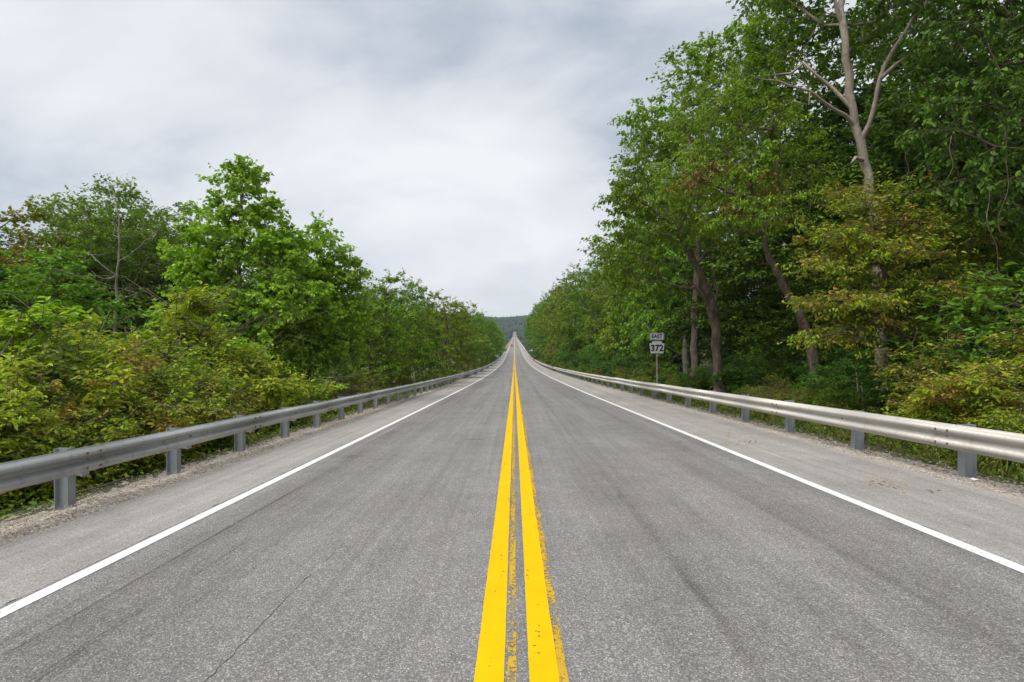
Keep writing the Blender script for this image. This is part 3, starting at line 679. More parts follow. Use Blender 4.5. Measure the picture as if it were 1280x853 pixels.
# ---- left: pale-trunked tree with bare top twigs
b = base(-23.3, 30.); tr = [b, P(142, 400, 30), P(144, 350, 30), P(148, 300, 30), P(146, 262, 30), P(140, 240, 30)]
lm_ = [[P(143,345,30), P(125,330,29.5), P(112,318,29.5)], [P(145,330,30), P(165,318,29.6), P(180,300,29.6)], [P(143,350,30), P(128,352,29.3), P(112,338,29.3)]]
bare = rel(b, [P(63,240,30), P(88,232,30), P(132,217,30), P(140,215,30), P(172,222,30), P(185,240,30), P(205,262,30), P(150,220,31), P(72,262,30), P(200,258,31)])
w3 = grow('pale_tree', 13, rel(b, tr), .11, [lobe(b,140,255,31.6,45,22), lobe(b,95,275,31.8,36,26), lobe(b,185,290,31.8,34,30), lobe(b,140,310,33.2,70,45), lobe(b,100,350,33,55,40), lobe(b,185,360,33,50,45)],
   330, 74, .15, .6, 'pale', 'green', .8, limbs=[rel(b, x) for x in lm_], bare=bare, mind=.5)
plant('pale_tree', w3, b, 'olive tree with a pale slender trunk and bare twigs sticking out on top', 'tree')
# ---- generic trees
def generic(nm, seed, H, Wd, bark, lm, leaf=.2, n=170, per=60, wr=.6, droop=.35, tw=.95):
    rs = np.random.RandomState(seed); lob = []
    for i in range(7):
        t_ = i / 6.; a = rs.rand() * 6.28; rr_ = Wd * (.28 + .5 * math.sin(math.pi * (.15 + .8 * t_))); of = Wd * .42 * (1 - t_ * .8) * rs.rand()
        lob.append((of * math.cos(a), of * math.sin(a), H * (.25 + .66 * t_), rr_ * .8, rr_ * .8, H * .13))
    tr = [(0,0,0), (rs.randn()*.2, rs.randn()*.2, H*.3), (rs.randn()*.4, rs.randn()*.4, H*.6), (rs.randn()*.5, rs.randn()*.5, H*.9)]
    return grow(nm, seed, tr, .016 * H + .04, lob, int(n * .68), int(per * 1.45), leaf * 1.1, wr, bark, lm, tw * .92, mind=.85, droop=droop, rtip=.009, flat=.42)
GA = generic('row_tree_a', 31, 11.5, 4.2, 'grey', 'green', .16, n=230, per=90)
GB = generic('row_tree_b', 32, 9.5, 3.6, 'brown', 'green', .15, 180, 84)
GC = generic('row_tree_c', 33, 7.5, 3.3, 'brown', 'lime', .14, 150, 84, .5)
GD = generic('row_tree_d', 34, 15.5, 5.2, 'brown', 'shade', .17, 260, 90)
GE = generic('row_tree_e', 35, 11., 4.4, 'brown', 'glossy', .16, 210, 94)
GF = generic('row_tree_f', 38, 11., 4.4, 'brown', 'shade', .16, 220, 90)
GY = generic('row_tree_y', 37, 9.5, 3.8, 'brown', 'lime', .14, 200, 84)
GO = generic('row_tree_o', 36, 10.5, 4.4, 'grey', 'autumn', .15, 220, 84)
rr = random.Random(3)
MARKS_L = [('the bright pointed broadleaf tree',-10.6,19.5),('the smaller broadleaf tree',-8.9,22),('the pale-trunked tree',-23.3,30),('the bare tangled bush',-8.3,19.6),('the yellow-tinged tree',-8.3,34),('the rounded green tree',-7.7,40),('the rusty wire loop',-4.9,9.9),('the fallen branch',-5.3,5.9),('the pale boulder',-6.6,170),('the brown-turning tree',-30,31)]
MARKS_R = [('the route sign',6.2,22.4),('the leaning tree',8.05,20),('the crooked tree',9.6,16.4),('the pale forking tree',10.05,14),('the rusty-leaved young tree',9.6,12.2),('the vine-hung tree',12.9,12.4),('the dead stalk',9.15,13.6),('the highest tree',9.8,28),('the thin marker post',6.6,112),('the small white sign',6.3,196),('the white paper scrap',5.6,6.3)]
def where(x, y):
    nm, mx_, my_ = min(MARKS_L if x < 0 else MARKS_R, key=lambda q_: math.hypot(q_[1] - x, q_[2] - y)); d = math.hypot(mx_ - x, my_ - y)
    dx = abs(x) - abs(mx_); dy = y - my_
    if d > 14: w_ = 'well past' if dy > 0 else 'well before'
    elif abs(dx) > abs(dy): w_ = 'behind' if dx > 0 else 'on the road side of'
    else: w_ = 'just past' if dy > 0 else 'just before'
    return w_ + ' ' + nm
def put(parts, u, vtop, Y, H, label, cat='tree', group=None, name='tree', wide=1.0):
    """set a tree of nominal height H so that its top comes to the height seen at vtop"""
    x = (u - 643) / FPX * Y; z0 = gz(x, Y) - .15; zt = EYE - (vtop - 426.5) / FPX * Y; s = (zt - z0) / H
    return plant(name, parts, (x, Y, z0), label, cat, group, rr.random() * 6.28, (s * wide, s * wide, s))
put(GO, 8, 256, 31, 10.9, 'broad tree turning brown and yellow at the edge of the wood', wide=1.1)
put(GE, 55, 322, 25, 11., 'green dense tree in front of the brown-turning tree', wide=1.25)
put(GD, 222, 262, 37, 15.8, 'dark tree peeping up between the pale-trunked tree and the bright pointed tree', wide=.95)
put(GY, 485, 345, 34, 9.6, 'yellow-tinged tree in the row behind the grey guardrail', wide=1.1)
put(GA, 520, 354, 40, 11.6, 'rounded green tree just past the yellow-tinged one', wide=.95)
put(GA, 462, 372, 30, 11.6, 'low leafy tree between the small broadleaf tree and the yellow-tinged tree', wide=1.0)
LROW = 'green roadside row tree'
for (u, v, Y, G_, H, wd) in [(552,368,52,GY,9.6,1.1),(572,380,64,GA,11.6,1.),(585,381,76,GY,9.6,1.1),(594,392,92,GA,11.6,1.),(602,397,110,GB,9.6,1.),(609,400,130,GE,11.,1.),(614,401,152,GA,11.6,1.),(618,404,176,GB,9.6,1.),(622,409,200,GA,11.6,.95),(625,416,224,GB,9.6,.9)]:
    put(G_, u, v, Y, H, LROW + ', ' + where((u - 643) / FPX * Y, Y), group='green trees in the row behind the grey guardrail', name='roadside_tree', wide=wd)
put(GE, 150, 262, 40, 11.2, 'dark green broad tree close behind the pale-trunked tree', wide=1.3)
put(GB, 95, 268, 36, 9.6, 'mid-green tree filling the gap between the brown-turning and pale-trunked trees', wide=1.1)
LBACK = 'dark tree deep in the wood'
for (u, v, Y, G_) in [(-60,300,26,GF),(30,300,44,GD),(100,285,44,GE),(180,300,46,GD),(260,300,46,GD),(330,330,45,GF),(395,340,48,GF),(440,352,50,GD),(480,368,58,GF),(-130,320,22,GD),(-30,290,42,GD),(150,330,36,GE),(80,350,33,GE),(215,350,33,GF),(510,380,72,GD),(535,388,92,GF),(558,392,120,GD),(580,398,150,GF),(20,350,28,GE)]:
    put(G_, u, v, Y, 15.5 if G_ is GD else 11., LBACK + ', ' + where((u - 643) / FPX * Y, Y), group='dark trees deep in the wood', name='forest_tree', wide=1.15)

# ---- right: hero trees
b = base(8.05, 20.); tr = [b, P(897,450,20), P(892,400,20), P(886,372,19.8), P(872,335,19.5), P(850,295,19.2), P(832,262,19.2)]
lmb = [[P(888,385,20), P(876,365,19.6), P(862,350,19.3)], [P(893,395,20), P(895,360,20.4), P(888,330,20.6)], [P(872,335,19.5), P(905,290,19.8), P(925,235,20)], [P(850,295,19.2), P(800,250,19), P(770,240,19)], [P(850,295,19.2), P(870,240,19), P(880,190,19)]]
w4 = grow('leaning_tree', 41, rel(b, tr), .21, [lobe(b,800,255,19,48,40), lobe(b,775,325,20,34,36), lobe(b,830,200,19.5,48,42), lobe(b,890,210,19.5,50,50), lobe(b,845,300,19,60,34), lobe(b,790,350,20,52,34), lobe(b,930,260,20,40,45)],
   160, 108, .13, .5, 'brown', 'glossy', .66, flat=.42, limbs=[rel(b, x) for x in lmb], mind=.55, droop=.5)
t4 = plant('leaning_tree', w4, b, 'green tree with a brown trunk leaning over the road beside the route sign', 'tree')
b = base(9.6, 16.4); tr = [b, P(1014,440,16.4), P(1000,395,16.4), P(978,355,16.3), P(958,315,16.2), P(950,275,16.1), P(938,235,16)]
lmb = [[P(952,285,16.1), P(975,255,16), P(990,215,16)], [P(945,250,16), P(915,240,15.6), P(880,230,15.4)], [P(955,300,16.1), P(930,295,15.7), P(905,275,15.5)]]
w5 = grow('ailanthus', 42, rel(b, tr), .17, [lobe(b,880,225,15.8,60,32), lobe(b,945,190,16,60,48), lobe(b,905,160,16.3,60,45), lobe(b,985,230,16,40,50), lobe(b,930,270,15.5,62,24), lobe(b,960,120,16.5,50,50)],
   170, 120, .105, .38, 'brown', 'green', .7, limbs=[rel(b, x) for x in lmb], mind=.5, droop=.55, flat=.36)
t5 = plant('crooked_tree', w5, b, 'green tree with a crooked bending trunk and rust-coloured seed clusters', 'tree')
rs = np.random.RandomState(77)
for (u, v, Y, n, s) in [(872,222,14.6,170,.36),(858,233,14.5,90,.22),(948,222,14.8,110,.28),(958,242,14.8,80,.26),(912,262,14.5,110,.14),(990,275,15.,120,.18),(895,210,14.6,120,.14)]:
    p = P(u, v, Y) - b; pos_ = p + rs.randn(n, 3) * np.array([s, s * .8, s * .55]); V_, F_ = leaves_np(rs, pos_, rs.randn(n, 3) * .3, .09, .45, .6); tag(link('seed_cluster', npmesh('seed_cluster', V_, F_, LM['seed']), t5), kind='stuff')
b = base(10.05, 14.); tr = [b, P(1101,440,14), P(1099,350,14), P(1090,250,14), P(1076,185,14), P(1064,130,14), P(1055,70,14), P(1050,10,14), P(1046,-60,14.2), P(1050,-160,14.4)]
lmb = [[P(1070,155,14), P(1045,138,13.8), P(1018,118,13.6), P(985,105,13.5), P(950,100,13.5)], [P(1066,135,14), P(1040,110,14.2), P(1015,85,14.3), P(985,70,14.4)], [P(1076,175,14), P(1090,140,13.7), P(1098,95,13.5), P(1120,55,13.4), P(1150,10,13.4), P(1175,-40,13.4)],
       [P(1052,30,14), P(1035,-20,13.8), P(1010,-60,13.6)], [P(1085,205,14), P(1068,198,13.8)], [P(1098,95,13.5), P(1118,82,13.2)]]
w6 = grow('pale_hero', 43, rel(b, tr), .16, [lobe(b,1000,50,16.2,70,60), lobe(b,960,95,16.4,48,45), lobe(b,1040,-40,15,90,50), lobe(b,1160,0,15.2,80,60), lobe(b,1110,60,16.8,80,60), lobe(b,970,10,15.8,40,40), lobe(b,1060,-130,14.4,110,60)],
   190, 96, .13, .5, 'pale', 'green', .7, limbs=[rel(b, x) for x in lmb], mind=.4, rtip=.009,
   bare=rel(b, [P(930,92,13.4), P(965,85,13.5), P(1000,95,13.3), P(975,125,13.3), P(960,62,14.3), P(1005,62,14.2), P(1135,70,13.2), P(1105,60,13.3), P(1160,-5,13.2), P(1140,25,13.2), P(1128,110,13.2), P(1030,15,13.6), P(1062,205,13.6), P(1010,132,13.4), P(1168,20,13.3)]))
plant('pale_trunk_tree', w6, b, 'tall tree with a smooth pale grey trunk forking into bare limbs above a yellowing tree', 'tree')
# tall tree at the back of the right edge, making the skyline
b = base(9.8, 28.); tr = [b, P(868,400,28), P(872,300,28), P(876,200,28), P(880,110,28), P(890,40,28)]
w7 = grow('skyline_tree', 44, rel(b, tr), .2, [lobe(b,870,100,28,44,36), lobe(b,818,160,28,38,34), lobe(b,800,230,27.5,38,36), lobe(b,905,85,28,50,36), lobe(b,855,180,28,56,45), lobe(b,965,60,28,40,45), lobe(b,915,140,28.5,70,50), lobe(b,835,260,28,60,45), lobe(b,970,-10,28,34,36), lobe(b,790,300,28,40,34)],
   250, 118, .175, .58, 'brown', 'green', .85, mind=.78, shell=.5, flat=.42)
plant('skyline_tree', w7, b, 'very tall green tree rising highest behind the leaning tree', 'tree')
# yellowing young tree between the crooked tree and the roadside thicket
b = base(9.6, 12.2); tr = [b, P(1135,450,12.2), P(1110,380,12.2), P(1100,310,12.2), P(1090,270,12.2)]
w8 = grow('yellowing_tree', 45, rel(b, tr), .07, [lobe(b,1075,268,12,34,12), lobe(b,1130,285,12,40,14), lobe(b,1050,300,11.8,36,12), lobe(b,1030,340,11.6,34,16), lobe(b,1110,322,11.8,60,14), lobe(b,1180,300,12.3,40,16), lobe(b,1060,378,11.5,58,14), lobe(b,1140,365,12,54,16), lobe(b,1040,420,11.8,40,12), lobe(b,1190,350,12.4,40,20), lobe(b,1150,415,12.2,40,14), lobe(b,1215,325,12.6,30,20), lobe(b,1095,300,12.4,40,26), lobe(b,1098,350,12.3,34,26), lobe(b,1100,400,12.3,36,24), lobe(b,1070,325,12.,40,22), lobe(b,1085,255,12.6,50,12)],
   340, 60, .09, .45, 'brown', 'rusty', .5, mind=.22, droop=.4, flat=.3)
plant('yellowing_tree', w8, b, 'young tree with yellow-green and rusty leaves in front of the pale trunk', 'tree')
# tree hung with vines at the edge of the wood, shade painted into its leaf colour
b = base(12.9, 12.4); tr = [b, b + (.3, .1, 3), b + (.2, -.2, 6.5), b + (-.3, 0, 10.5)]
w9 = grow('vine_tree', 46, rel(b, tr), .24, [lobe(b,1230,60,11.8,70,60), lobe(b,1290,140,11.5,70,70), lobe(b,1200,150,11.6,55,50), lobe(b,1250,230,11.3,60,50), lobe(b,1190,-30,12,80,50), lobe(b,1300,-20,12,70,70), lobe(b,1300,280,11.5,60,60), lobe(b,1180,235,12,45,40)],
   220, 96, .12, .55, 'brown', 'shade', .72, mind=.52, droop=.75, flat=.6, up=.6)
t9 = plant('vine_tree', w9, b, 'dark shady tree hung with vines at the edge of the wood', 'tree')
for k, (u, v0, v1, Y) in enumerate([(1250,150,300,10.8),(1182,170,260,11),(1130,190,265,12.8),(1236,230,360,10.7)]):
    A = P(u, v0, Y); Bq = P(u - 6 + 5 * k % 11, v1, Y); pts = [A + (Bq - A) * t_ + np.array([.10 * math.sin(5 * t_ + k) + .05 * math.sin(13 * t_ + 2 * k) + .25 * t_ * t_, .05 * math.cos(7 * t_), 0]) for t_ in np.linspace(0, 1, 14)]
    link('vine', MB().tube([p - b for p in pts], [.008] * 14, 5).mesh('vine', BK['brown'], True), t9)
# row trees down the right side
RROW = 'green roadside row tree'
for (u, v, Y, G_, H, wd) in [(858,210,37,GA,11.6,.8),(818,250,44,GE,11.,.8),(790,285,50,GA,11.6,.75),(768,318,57,GC,7.6,.9),(745,326,66,GA,11.6,.75),(722,338,76,GB,9.6,.85),(712,350,88,GC,7.6,.85),(703,358,100,GA,11.6,.8),(695,365,114,GC,7.6,.8),(689,368,130,GE,11.,.8),(682,374,148,GB,9.6,.9),(677,380,168,GA,11.6,.8),(672,384,190,GE,11.,.8),(668,390,214,GD,15.5,.85),(664,396,235,GE,11.,.7)]:
    if G_ is GC: put(G_, u, v, Y, H, 'yellow-green roadside tree, ' + where((u - 643) / FPX * Y, Y), group='yellow-green trees in the row beyond the sign', name='roadside_tree', wide=wd)
    else: put(G_, u, v, Y, H, RROW + ', ' + where((u - 643) / FPX * Y, Y), group='green trees in the row beyond the route sign', name='roadside_tree', wide=wd)
RBACK = 'dark tree deep in the wood'
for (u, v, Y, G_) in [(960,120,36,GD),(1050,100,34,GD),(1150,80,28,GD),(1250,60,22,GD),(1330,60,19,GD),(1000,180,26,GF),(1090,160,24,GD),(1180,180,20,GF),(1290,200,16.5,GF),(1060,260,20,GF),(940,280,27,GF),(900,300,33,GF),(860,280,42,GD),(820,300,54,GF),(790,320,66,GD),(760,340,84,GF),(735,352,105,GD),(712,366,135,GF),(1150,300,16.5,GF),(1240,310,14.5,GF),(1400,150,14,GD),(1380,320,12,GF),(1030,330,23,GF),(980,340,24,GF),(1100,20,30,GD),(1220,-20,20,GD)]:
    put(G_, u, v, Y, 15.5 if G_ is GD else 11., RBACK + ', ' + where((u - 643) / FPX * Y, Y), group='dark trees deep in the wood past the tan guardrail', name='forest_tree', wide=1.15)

# ---- shrubs
def shrub(nm, seed, H, Wd, lm, leaf, n, per, wr=.5, bark='brown', tw=.36, droop=.35, flat=.32):
    rs = np.random.RandomState(seed); lob = []; limbs = []
    for i in range(8):                                   # leaders, each with flat sprays of leaves at uneven heights
        a = rs.rand() * 6.28; e_ = Wd * (.15 + .85 * rs.rand()); hh = H * (.45 + .55 * rs.rand() ** 1.3) if i else H * .97
        if i == 0: e_ *= .3
        q_ = np.array([math.cos(a), math.sin(a)]); limbs.append([(0,0,.05), (*(q_ * e_ * .3), hh * .3), (*(q_ * e_ * .75), hh * .65), (*(q_ * e_), hh * .97)])
        for k in range(4):
            t_ = .3 + .68 * (k + rs.rand() * .8) / 4; c_ = q_ * e_ * min(1, t_ * 1.1) + rs.randn(2) * Wd * .14; rr_ = Wd * (.36 - .2 * t_) * (.7 + .6 * rs.rand()); lob.append((c_[0], c_[1], hh * t_, rr_, rr_, H * .045 + .05))
    return grow(nm, seed, [(0,0,0), (.03,.02,H*.3), (-.05,.04,H*.7)], .026, lob, n, per, leaf, wr, bark, lm, tw, limbs=limbs, mind=.13, droop=droop, rtip=.0035, shell=.6, flat=flat,
        bare=[(rs.randn() * Wd * .55, rs.randn() * Wd * .55, H * (.75 + .4 * rs.rand())) for _ in range(9)])
SH = [shrub('shrub_a', 51, 2.4, 1.5, 'yellow', .09, 150, 56, .42), shrub('shrub_b', 52, 2.0, 1.5, 'rusty', .08, 150, 54, .42), shrub('shrub_c', 53, 1.5, 1.3, 'under', .075, 120, 48, .45),
      shrub('shrub_d', 54, 2.8, 1.5, 'yellow', .09, 160, 56, .42), shrub('shrub_e', 55, 2.2, 1.5, 'dark', .09, 130, 50, .5), shrub('shrub_f', 56, 1.7, 1.4, 'autumn', .075, 120, 40, .36), shrub('shrub_g', 57, 2.3, 1.3, 'lime', .085, 140, 52, .5)]
HS = [2.4, 2.0, 1.5, 2.8, 2.2, 1.7, 2.3]
SN = ['yellow-green', 'rust-flecked', 'low green', 'tall yellow-green', 'dark', 'thin brownish', 'fresh green']
def bush(k, u, vtop, Y, label, group, wide=1.0, x=None):
    x = (u - 643) / FPX * Y if x is None else x
    if Y < 40: x = min(x, -6.75) if x < 0 else max(x, 7.45)
    z0 = gz(x, Y) - .12
    if vtop is None: s = .75 + .4 * rr.random()
    else: s = max(.25, (EYE - (vtop - 426.5) / FPX * Y - z0) / HS[k])
    return plant('shrub', SH[k], (x, Y, z0), label, 'shrub', group, rr.random() * 6.28, (min(s, 1.7) * wide, min(s, 1.7) * wide, s), names=('stems', 'foliage'))
LS = [(3,215,365,13.2),(6,165,425,12.),(0,255,400,14.5),(0,130,428,10.5),(3,8,392,9.2),(6,45,450,8.6),(0,-30,420,7.6),(1,30,485,7.4),(0,95,478,8.4),(1,140,490,8.6),(6,190,455,10.),(0,225,440,11.5),(1,265,455,12.),(2,170,520,8.),(1,110,530,7.2),(2,40,550,6.2),(1,-10,520,5.9),(6,70,560,6.1),
      (2,150,545,7.3),(6,210,505,8.7),(1,245,485,9.7),(0,300,455,14.),(6,325,475,14.),(5,290,485,11.6),(2,270,505,10.6),(0,345,470,16.),(5,400,480,19.),(5,420,468,23.),(2,350,490,14.5),(0,385,476,18.),(5,445,470,27.),(1,440,482,23.),(2,400,492,19.),(5,480,464,31.),(2,470,480,28.),(6,500,464,34.),(5,520,464,40.),(2,515,472,38.),(5,545,460,48.),(1,560,461,56.),(2,570,459,64.),(5,580,456,72.),(2,590,453,84.),(5,598,451,96.),(2,605,449,112.),(5,612,447,130.),(2,617,444,150.),
      (3,200,350,12.8),(3,240,372,13.6),(0,165,405,11.2),(3,-8,372,8.8),(6,38,408,9.2),(3,280,402,15.),(0,105,435,9.6),(1,150,450,9.),(1,200,470,9.2),(1,60,480,7.8),(1,90,505,7.3),(3,320,425,17.),(1,15,500,6.6),
      (6,20,440,8.2),(0,60,500,7.),(1,5,560,5.3),(6,120,555,6.5),(0,180,480,9.4),(3,290,430,15.5),(0,-5,470,6.6),(5,85,520,7.),(5,160,505,8.3),(5,230,470,10.6),
      (4,90,400,16.),(4,160,395,19.),(4,30,420,14.),(4,250,425,20.),(4,330,440,21.),(4,0,450,11.),(4,120,430,14.5),(4,400,455,25.),(4,-60,440,9.)]
GRP = {k: SN[k] + ' shrubs behind the grey guardrail' for k in range(7)}
for (k, u, v, Y) in LS: bush(k, u, v, Y, SN[k] + ' shrub, grey guardrail side, ' + where((u - 643) / FPX * Y, Y), GRP[k], 1.05)
RS = [(1,1190,425,10.),(0,1150,475,9.6),(1,1240,430,9.2),(1,1285,420,8.6),(2,1340,420,8.2),(1,1210,470,8.9),(1,1275,470,8.),(2,1180,520,8.6),(2,1250,520,7.6),(4,1145,500,10.5),(4,1045,470,13.),(4,1150,430,12.),(4,1230,380,11.),(4,1030,450,16.),(5,985,470,15.5),(5,960,482,15.),(2,1000,490,13.5),(2,930,490,17.),(5,950,475,17.5),(4,930,440,20.),(4,870,455,23.),(5,860,468,23.),(2,840,470,24.5),(4,820,450,28.),(5,800,462,28.),(2,780,464,31.),(4,780,440,36.),(5,765,460,35.),(4,750,440,44.),(2,750,462,40.),(5,740,458,46.),(4,725,440,56.),(2,728,458,52.),(5,715,455,62.),(4,705,438,74.),(2,705,454,72.),(5,695,450,88.),(4,690,436,100.),(2,685,449,108.),(5,678,446,130.),(4,675,434,140.),(2,670,443,160.),(4,668,430,185.),
      (4,1000,430,20.),(4,960,420,24.),(4,1075,430,17.),(4,1290,330,10.5),(4,1100,400,18.),(2,1050,505,12.),(2,1130,545,9.2),(2,1210,565,7.9)]
GRR = {k: SN[k] + ' shrubs beyond the tan guardrail' for k in range(7)}
for (k, u, v, Y) in RS: bush(k, u, v, Y, SN[k] + ' shrub, tan guardrail side, ' + where((u - 643) / FPX * Y, Y), GRR[k], 1.1)
for i in range(26):
    Y = 24 + 4.2 * i; x = 9.5 + 6.5 * rr.random(); bush(4, x / Y * FPX + 643, 426.5 - (1.2 + 2.2 * rr.random() - zr(Y) * 0) / Y * FPX, Y, SN[4] + ' shrub, tan guardrail side, ' + where(x, Y), GRR[4], 1.15)

# bare tangled bush on the left
rs = np.random.RandomState(91); b = base(-8.3, 19.6); bt = empty('bare_bush', b); tag(bt, 'bare brown tangled bush with arching leafless stems behind the grey guardrail', 'shrub')
for k in range(46):
    a = rs.rand() * 6.28; Ls = 2.2 + 1.6 * rs.rand(); p = np.array([rs.randn() * .25, rs.randn() * .25, -.1]); d = np.array([.35 * math.cos(a), .35 * math.sin(a), 1.]); d /= np.linalg.norm(d); pts = [p]
    for i in range(13):
        d = d + rs.randn(3) * .10 + np.array([.05 * math.cos(a), .05 * math.sin(a), -.075]); d /= np.linalg.norm(d); p = p + d * Ls / 10; pts.append(p)
    link('stem', MB().tube(pts, list(np.linspace(.016, .004, 14)), 4).mesh('stem', BK['dead'], True), bt)
# broken dead stalk behind the tan guardrail
b = base(9.15, 13.6); ds = empty('dead_stalk', b); tag(ds, 'broken dead stalk with splintered upright sticks behind the tan guardrail', 'stump')
for pts, r_ in (([(0,0,-.1),(-.03,0,.5),(-.10,0,1.15)], .035), ([(.06,.02,-.1),(.09,.02,.4),(.06,.02,.78)], .03), ([(0,.05,.0),(.25,.05,.35),(.42,.05,.75)], .02)):
    link('stick', MB().tube(pts, [r_, r_ * .8, r_ * .35], 6).mesh('stick', BK['dead'], True), ds)

# ---- undergrowth on both banks: leaves close to the ground, thinning with distance, and grass tufts by the right verge
def undergrowth(n, x0, x1, y0, y1, hmax, leaf, lm, name, label, seed, wr=.5, pw=1.8, drp=.2):
    rs = np.random.RandomState(seed); x = x0 + (x1 - x0) * rs.rand(n); y = y0 + (y1 - y0) * rs.rand(n) ** pw
    hv = np.clip(.5 + .35 * wav(x, y, 3.1, 5, 4), .08, 1.2) * np.clip(np.abs(x - x0) * 1.2 + .15, 0, 1.); z = ground(x, y) + hmax * hv * rs.rand(n) ** .8
    ax = rs.randn(n, 3); ax[:, 2] = np.abs(ax[:, 2]); V_, F_ = leaves_np(rs, np.stack([x, y, z], -1), ax, leaf, wr, drp, .8); tag(link(name, npmesh(name, V_, F_, LM[lm])), label, 'undergrowth', kind='stuff')
undergrowth(36000, -5.42, -13., 2.0, 45, .65, .075, 'under', 'undergrowth', 'low weeds and seedlings on the bank under the left shrubs', 61)
undergrowth(34000, 6.02, 14., 4., 45, .55, .075, 'weed', 'undergrowth', 'low weeds on the bank beyond the tan guardrail', 62)
undergrowth(16000, -5.5, -14., 45, 235, 1.0, .22, 'under', 'undergrowth', 'rough weeds along the far left bank', 63, pw=1.3)
undergrowth(16000, 6.2, 14., 45, 235, .9, .22, 'under', 'undergrowth', 'rough weeds along the far right bank', 64, pw=1.3)
undergrowth(15000, 6.0, 9.5, 5., 60, .30, .20, 'grass', 'grass', 'tufts of grass along the foot of the tan guardrail', 65, wr=.07, drp=-.6)

# ------------------------------------------------------------------ litter
M_DRY = simple('dry_leaf_orange', (.36,.21,.08), .8, 0, .35, 30.); rs = np.random.RandomState(15)
lit = []
for (x, y, n, sx2, sy2) in [(4.38,6.05,15,.16,.10),(4.30,9.2,12,.22,.10),(4.15,10.2,8,.25,.1),(4.62,5.75,4,.12,.06)]:
    lit.append(np.stack([x + rs.randn(n) * sx2, y + rs.randn(n) * sy2, np.zeros(n)], -1))
lit = np.concatenate(lit); lit[:, 2] = road_z(lit[:, 0], lit[:, 1]) + .008
V_, F_ = leaves_np(rs, lit, rs.randn(len(lit), 3) * np.array([1, 1, .05]), .055, .45, 0., 2.5, .25); V_[:, 2] = np.maximum(V_[:, 2], road_z(V_[:, 0], V_[:, 1]) + .002)
tag(link('leaf_litter', npmesh('leaf_litter', V_, F_, M_DRY)), 'scraps of dry orange leaves on the pale shoulder beside the white line', 'leaves', kind='stuff')
M_PAPER = simple('paper_white', (.75,.75,.73), .8, 0, .05)
px_, py_ = 5.62, 6.28; pz = float(road_z(px_, py_)) - .02
V_ = [(-.035,-.03,.01),(.03,-.035,.015),(.04,.025,.008),(-.01,.01,.03),(-.04,.03,.012)]; pp = link('paper_scrap', MB().add(V_, [(0,1,3),(1,2,3),(2,4,3),(4,0,3)]).mesh('paper_scrap', M_PAPER)); pp.location = (px_, py_, pz); tag(pp, 'crumpled white paper scrap at the foot of a tan guardrail post', 'litter')
# rusty wire loop on the left gravel
wy = 9.9; wx = -4.93; pts = [(.10 * math.cos(t_) * (1 + .12 * math.sin(3 * t_)), .09 * math.sin(t_), .035 + .03 * math.sin(2 * t_)) for t_ in np.linspace(0, 6.0, 22)]
wl_ = link('wire_loop', MB().tube(pts, [.008] * 22, 6).mesh('wire_loop', M_BOLT, True)); wl_.location = (wx, wy, float(road_z(wx, wy)) + .02); tag(wl_, 'rusty bent wire loop lying on gravel under the grey guardrail', 'wire')
# fallen twig on the left gravel
tw_ = link('fallen_branch', MB().tube([(0,0,.02),(-.04,.35,.05),(-.02,.7,.03),(.05,1.1,.05)], [.016,.014,.011,.005], 6).mesh('fallen_branch', BK['brown'], True)); tw_.location = (-5.30, 5.9, float(road_z(-5.3, 5.9)) - .04); tag(tw_, 'thin fallen branch lying along the gravel edge beside a guardrail post', 'branch')
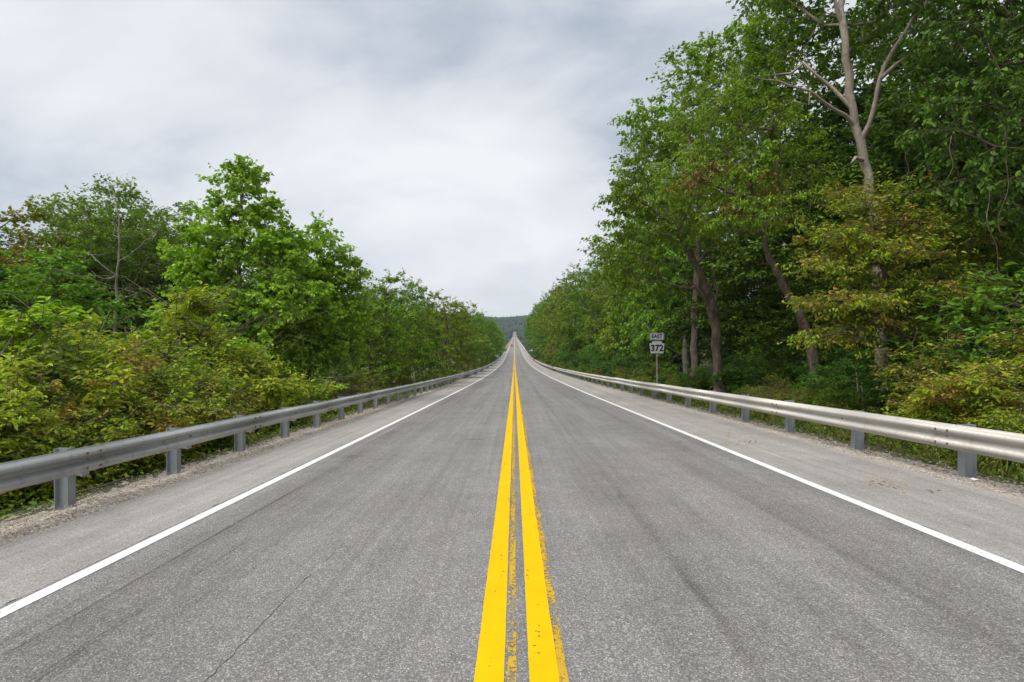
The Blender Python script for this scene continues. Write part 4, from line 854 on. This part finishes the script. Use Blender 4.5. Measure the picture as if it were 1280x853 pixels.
# pale boulder among the far left trees
import bmesh
bm = bmesh.new(); bmesh.ops.create_icosphere(bm, subdivisions=3, radius=1.)
for v in bm.verts: k = 1 + .18 * math.sin(v.co.x * 3.1 + 1) + .14 * math.sin(v.co.y * 4.3) + .1 * math.sin(v.co.z * 6.); v.co *= k; v.co.z *= .75
me = bpy.data.meshes.new('boulder'); bm.to_mesh(me); bm.free(); bo = link('boulder', me, None, M_CONCG); bo.location = (-6.6, 170, gz(-6.6, 170) + .9); bo.scale = (1.5, 1.3, 1.6); tag(bo, 'pale grey boulder among weeds at the far end of the grey guardrail', 'rock')

# ------------------------------------------------------------------ far wooded hills beyond the river
bm = bmesh.new(); bmesh.ops.create_icosphere(bm, subdivisions=1, radius=1.); bm.verts.ensure_lookup_table()
iv = np.array([v.co[:] for v in bm.verts]); bm.faces.ensure_lookup_table(); fi = np.array([[v.index for v in f.verts] for f in bm.faces]); bm.free()
rs = np.random.RandomState(8); n = 7500
x = np.concatenate([rs.randn(n // 2) * 130, (rs.rand(n - n // 2) - .5) * 1500]); y = 1130 + 1150 * rs.rand(n) ** .9
keep = ~((np.abs(x) < 8.5) & (y < 1515)); x, y = x[keep], y[keep]; n = len(x); s = 3.6 + 3.0 * rs.rand(n); z = ground(x, y)
V_ = iv[None] * (0.72 + .56 * rs.rand(n, len(iv), 1)) * s[:, None, None] * np.array([1, 1, 1.25]) + np.stack([x, y, z + s * 1.1], -1)[:, None, :]
FM = leaf_mat('far_forest', [(.007,.019,.014), (.011,.026,.018), (.018,.034,.022)], (.022,.038,.02), .4, 0.15, .7, .02)
tag(link('far_forest', npmesh('far_forest', V_.reshape(-1, 3), (fi[None] + len(iv) * np.arange(n)[:, None, None]).reshape(-1, 3), FM)), 'dense green forest covering the far hills beyond the bridge', 'forest', kind='stuff')

# ------------------------------------------------------------------ haze
m_, t, out = mat('haze'); nbz = NB(t); pv = nbz.n('ShaderNodeVolumePrincipled', {'Color': (.78,.90,1.,1), 'Density': .00015, 'Anisotropy': .2}); t.links.new(pv.outputs[0], out.inputs['Volume'])
hz = link('haze', MB().box(-4600, 4600, -600, 5600, -52, 230).mesh('haze', m_)); tag(hz, 'thin pale haze in the valley air', 'haze', kind='stuff')
print('OBJECTS', len(bpy.data.objects), 'TRIS', sum(sum(len(p.vertices) - 2 for p in me.polygons) for me in bpy.data.meshes if len(me.polygons) < 20000) + sum(len(me.loops) - 2 * len(me.polygons) for me in bpy.data.meshes if len(me.polygons) >= 20000))
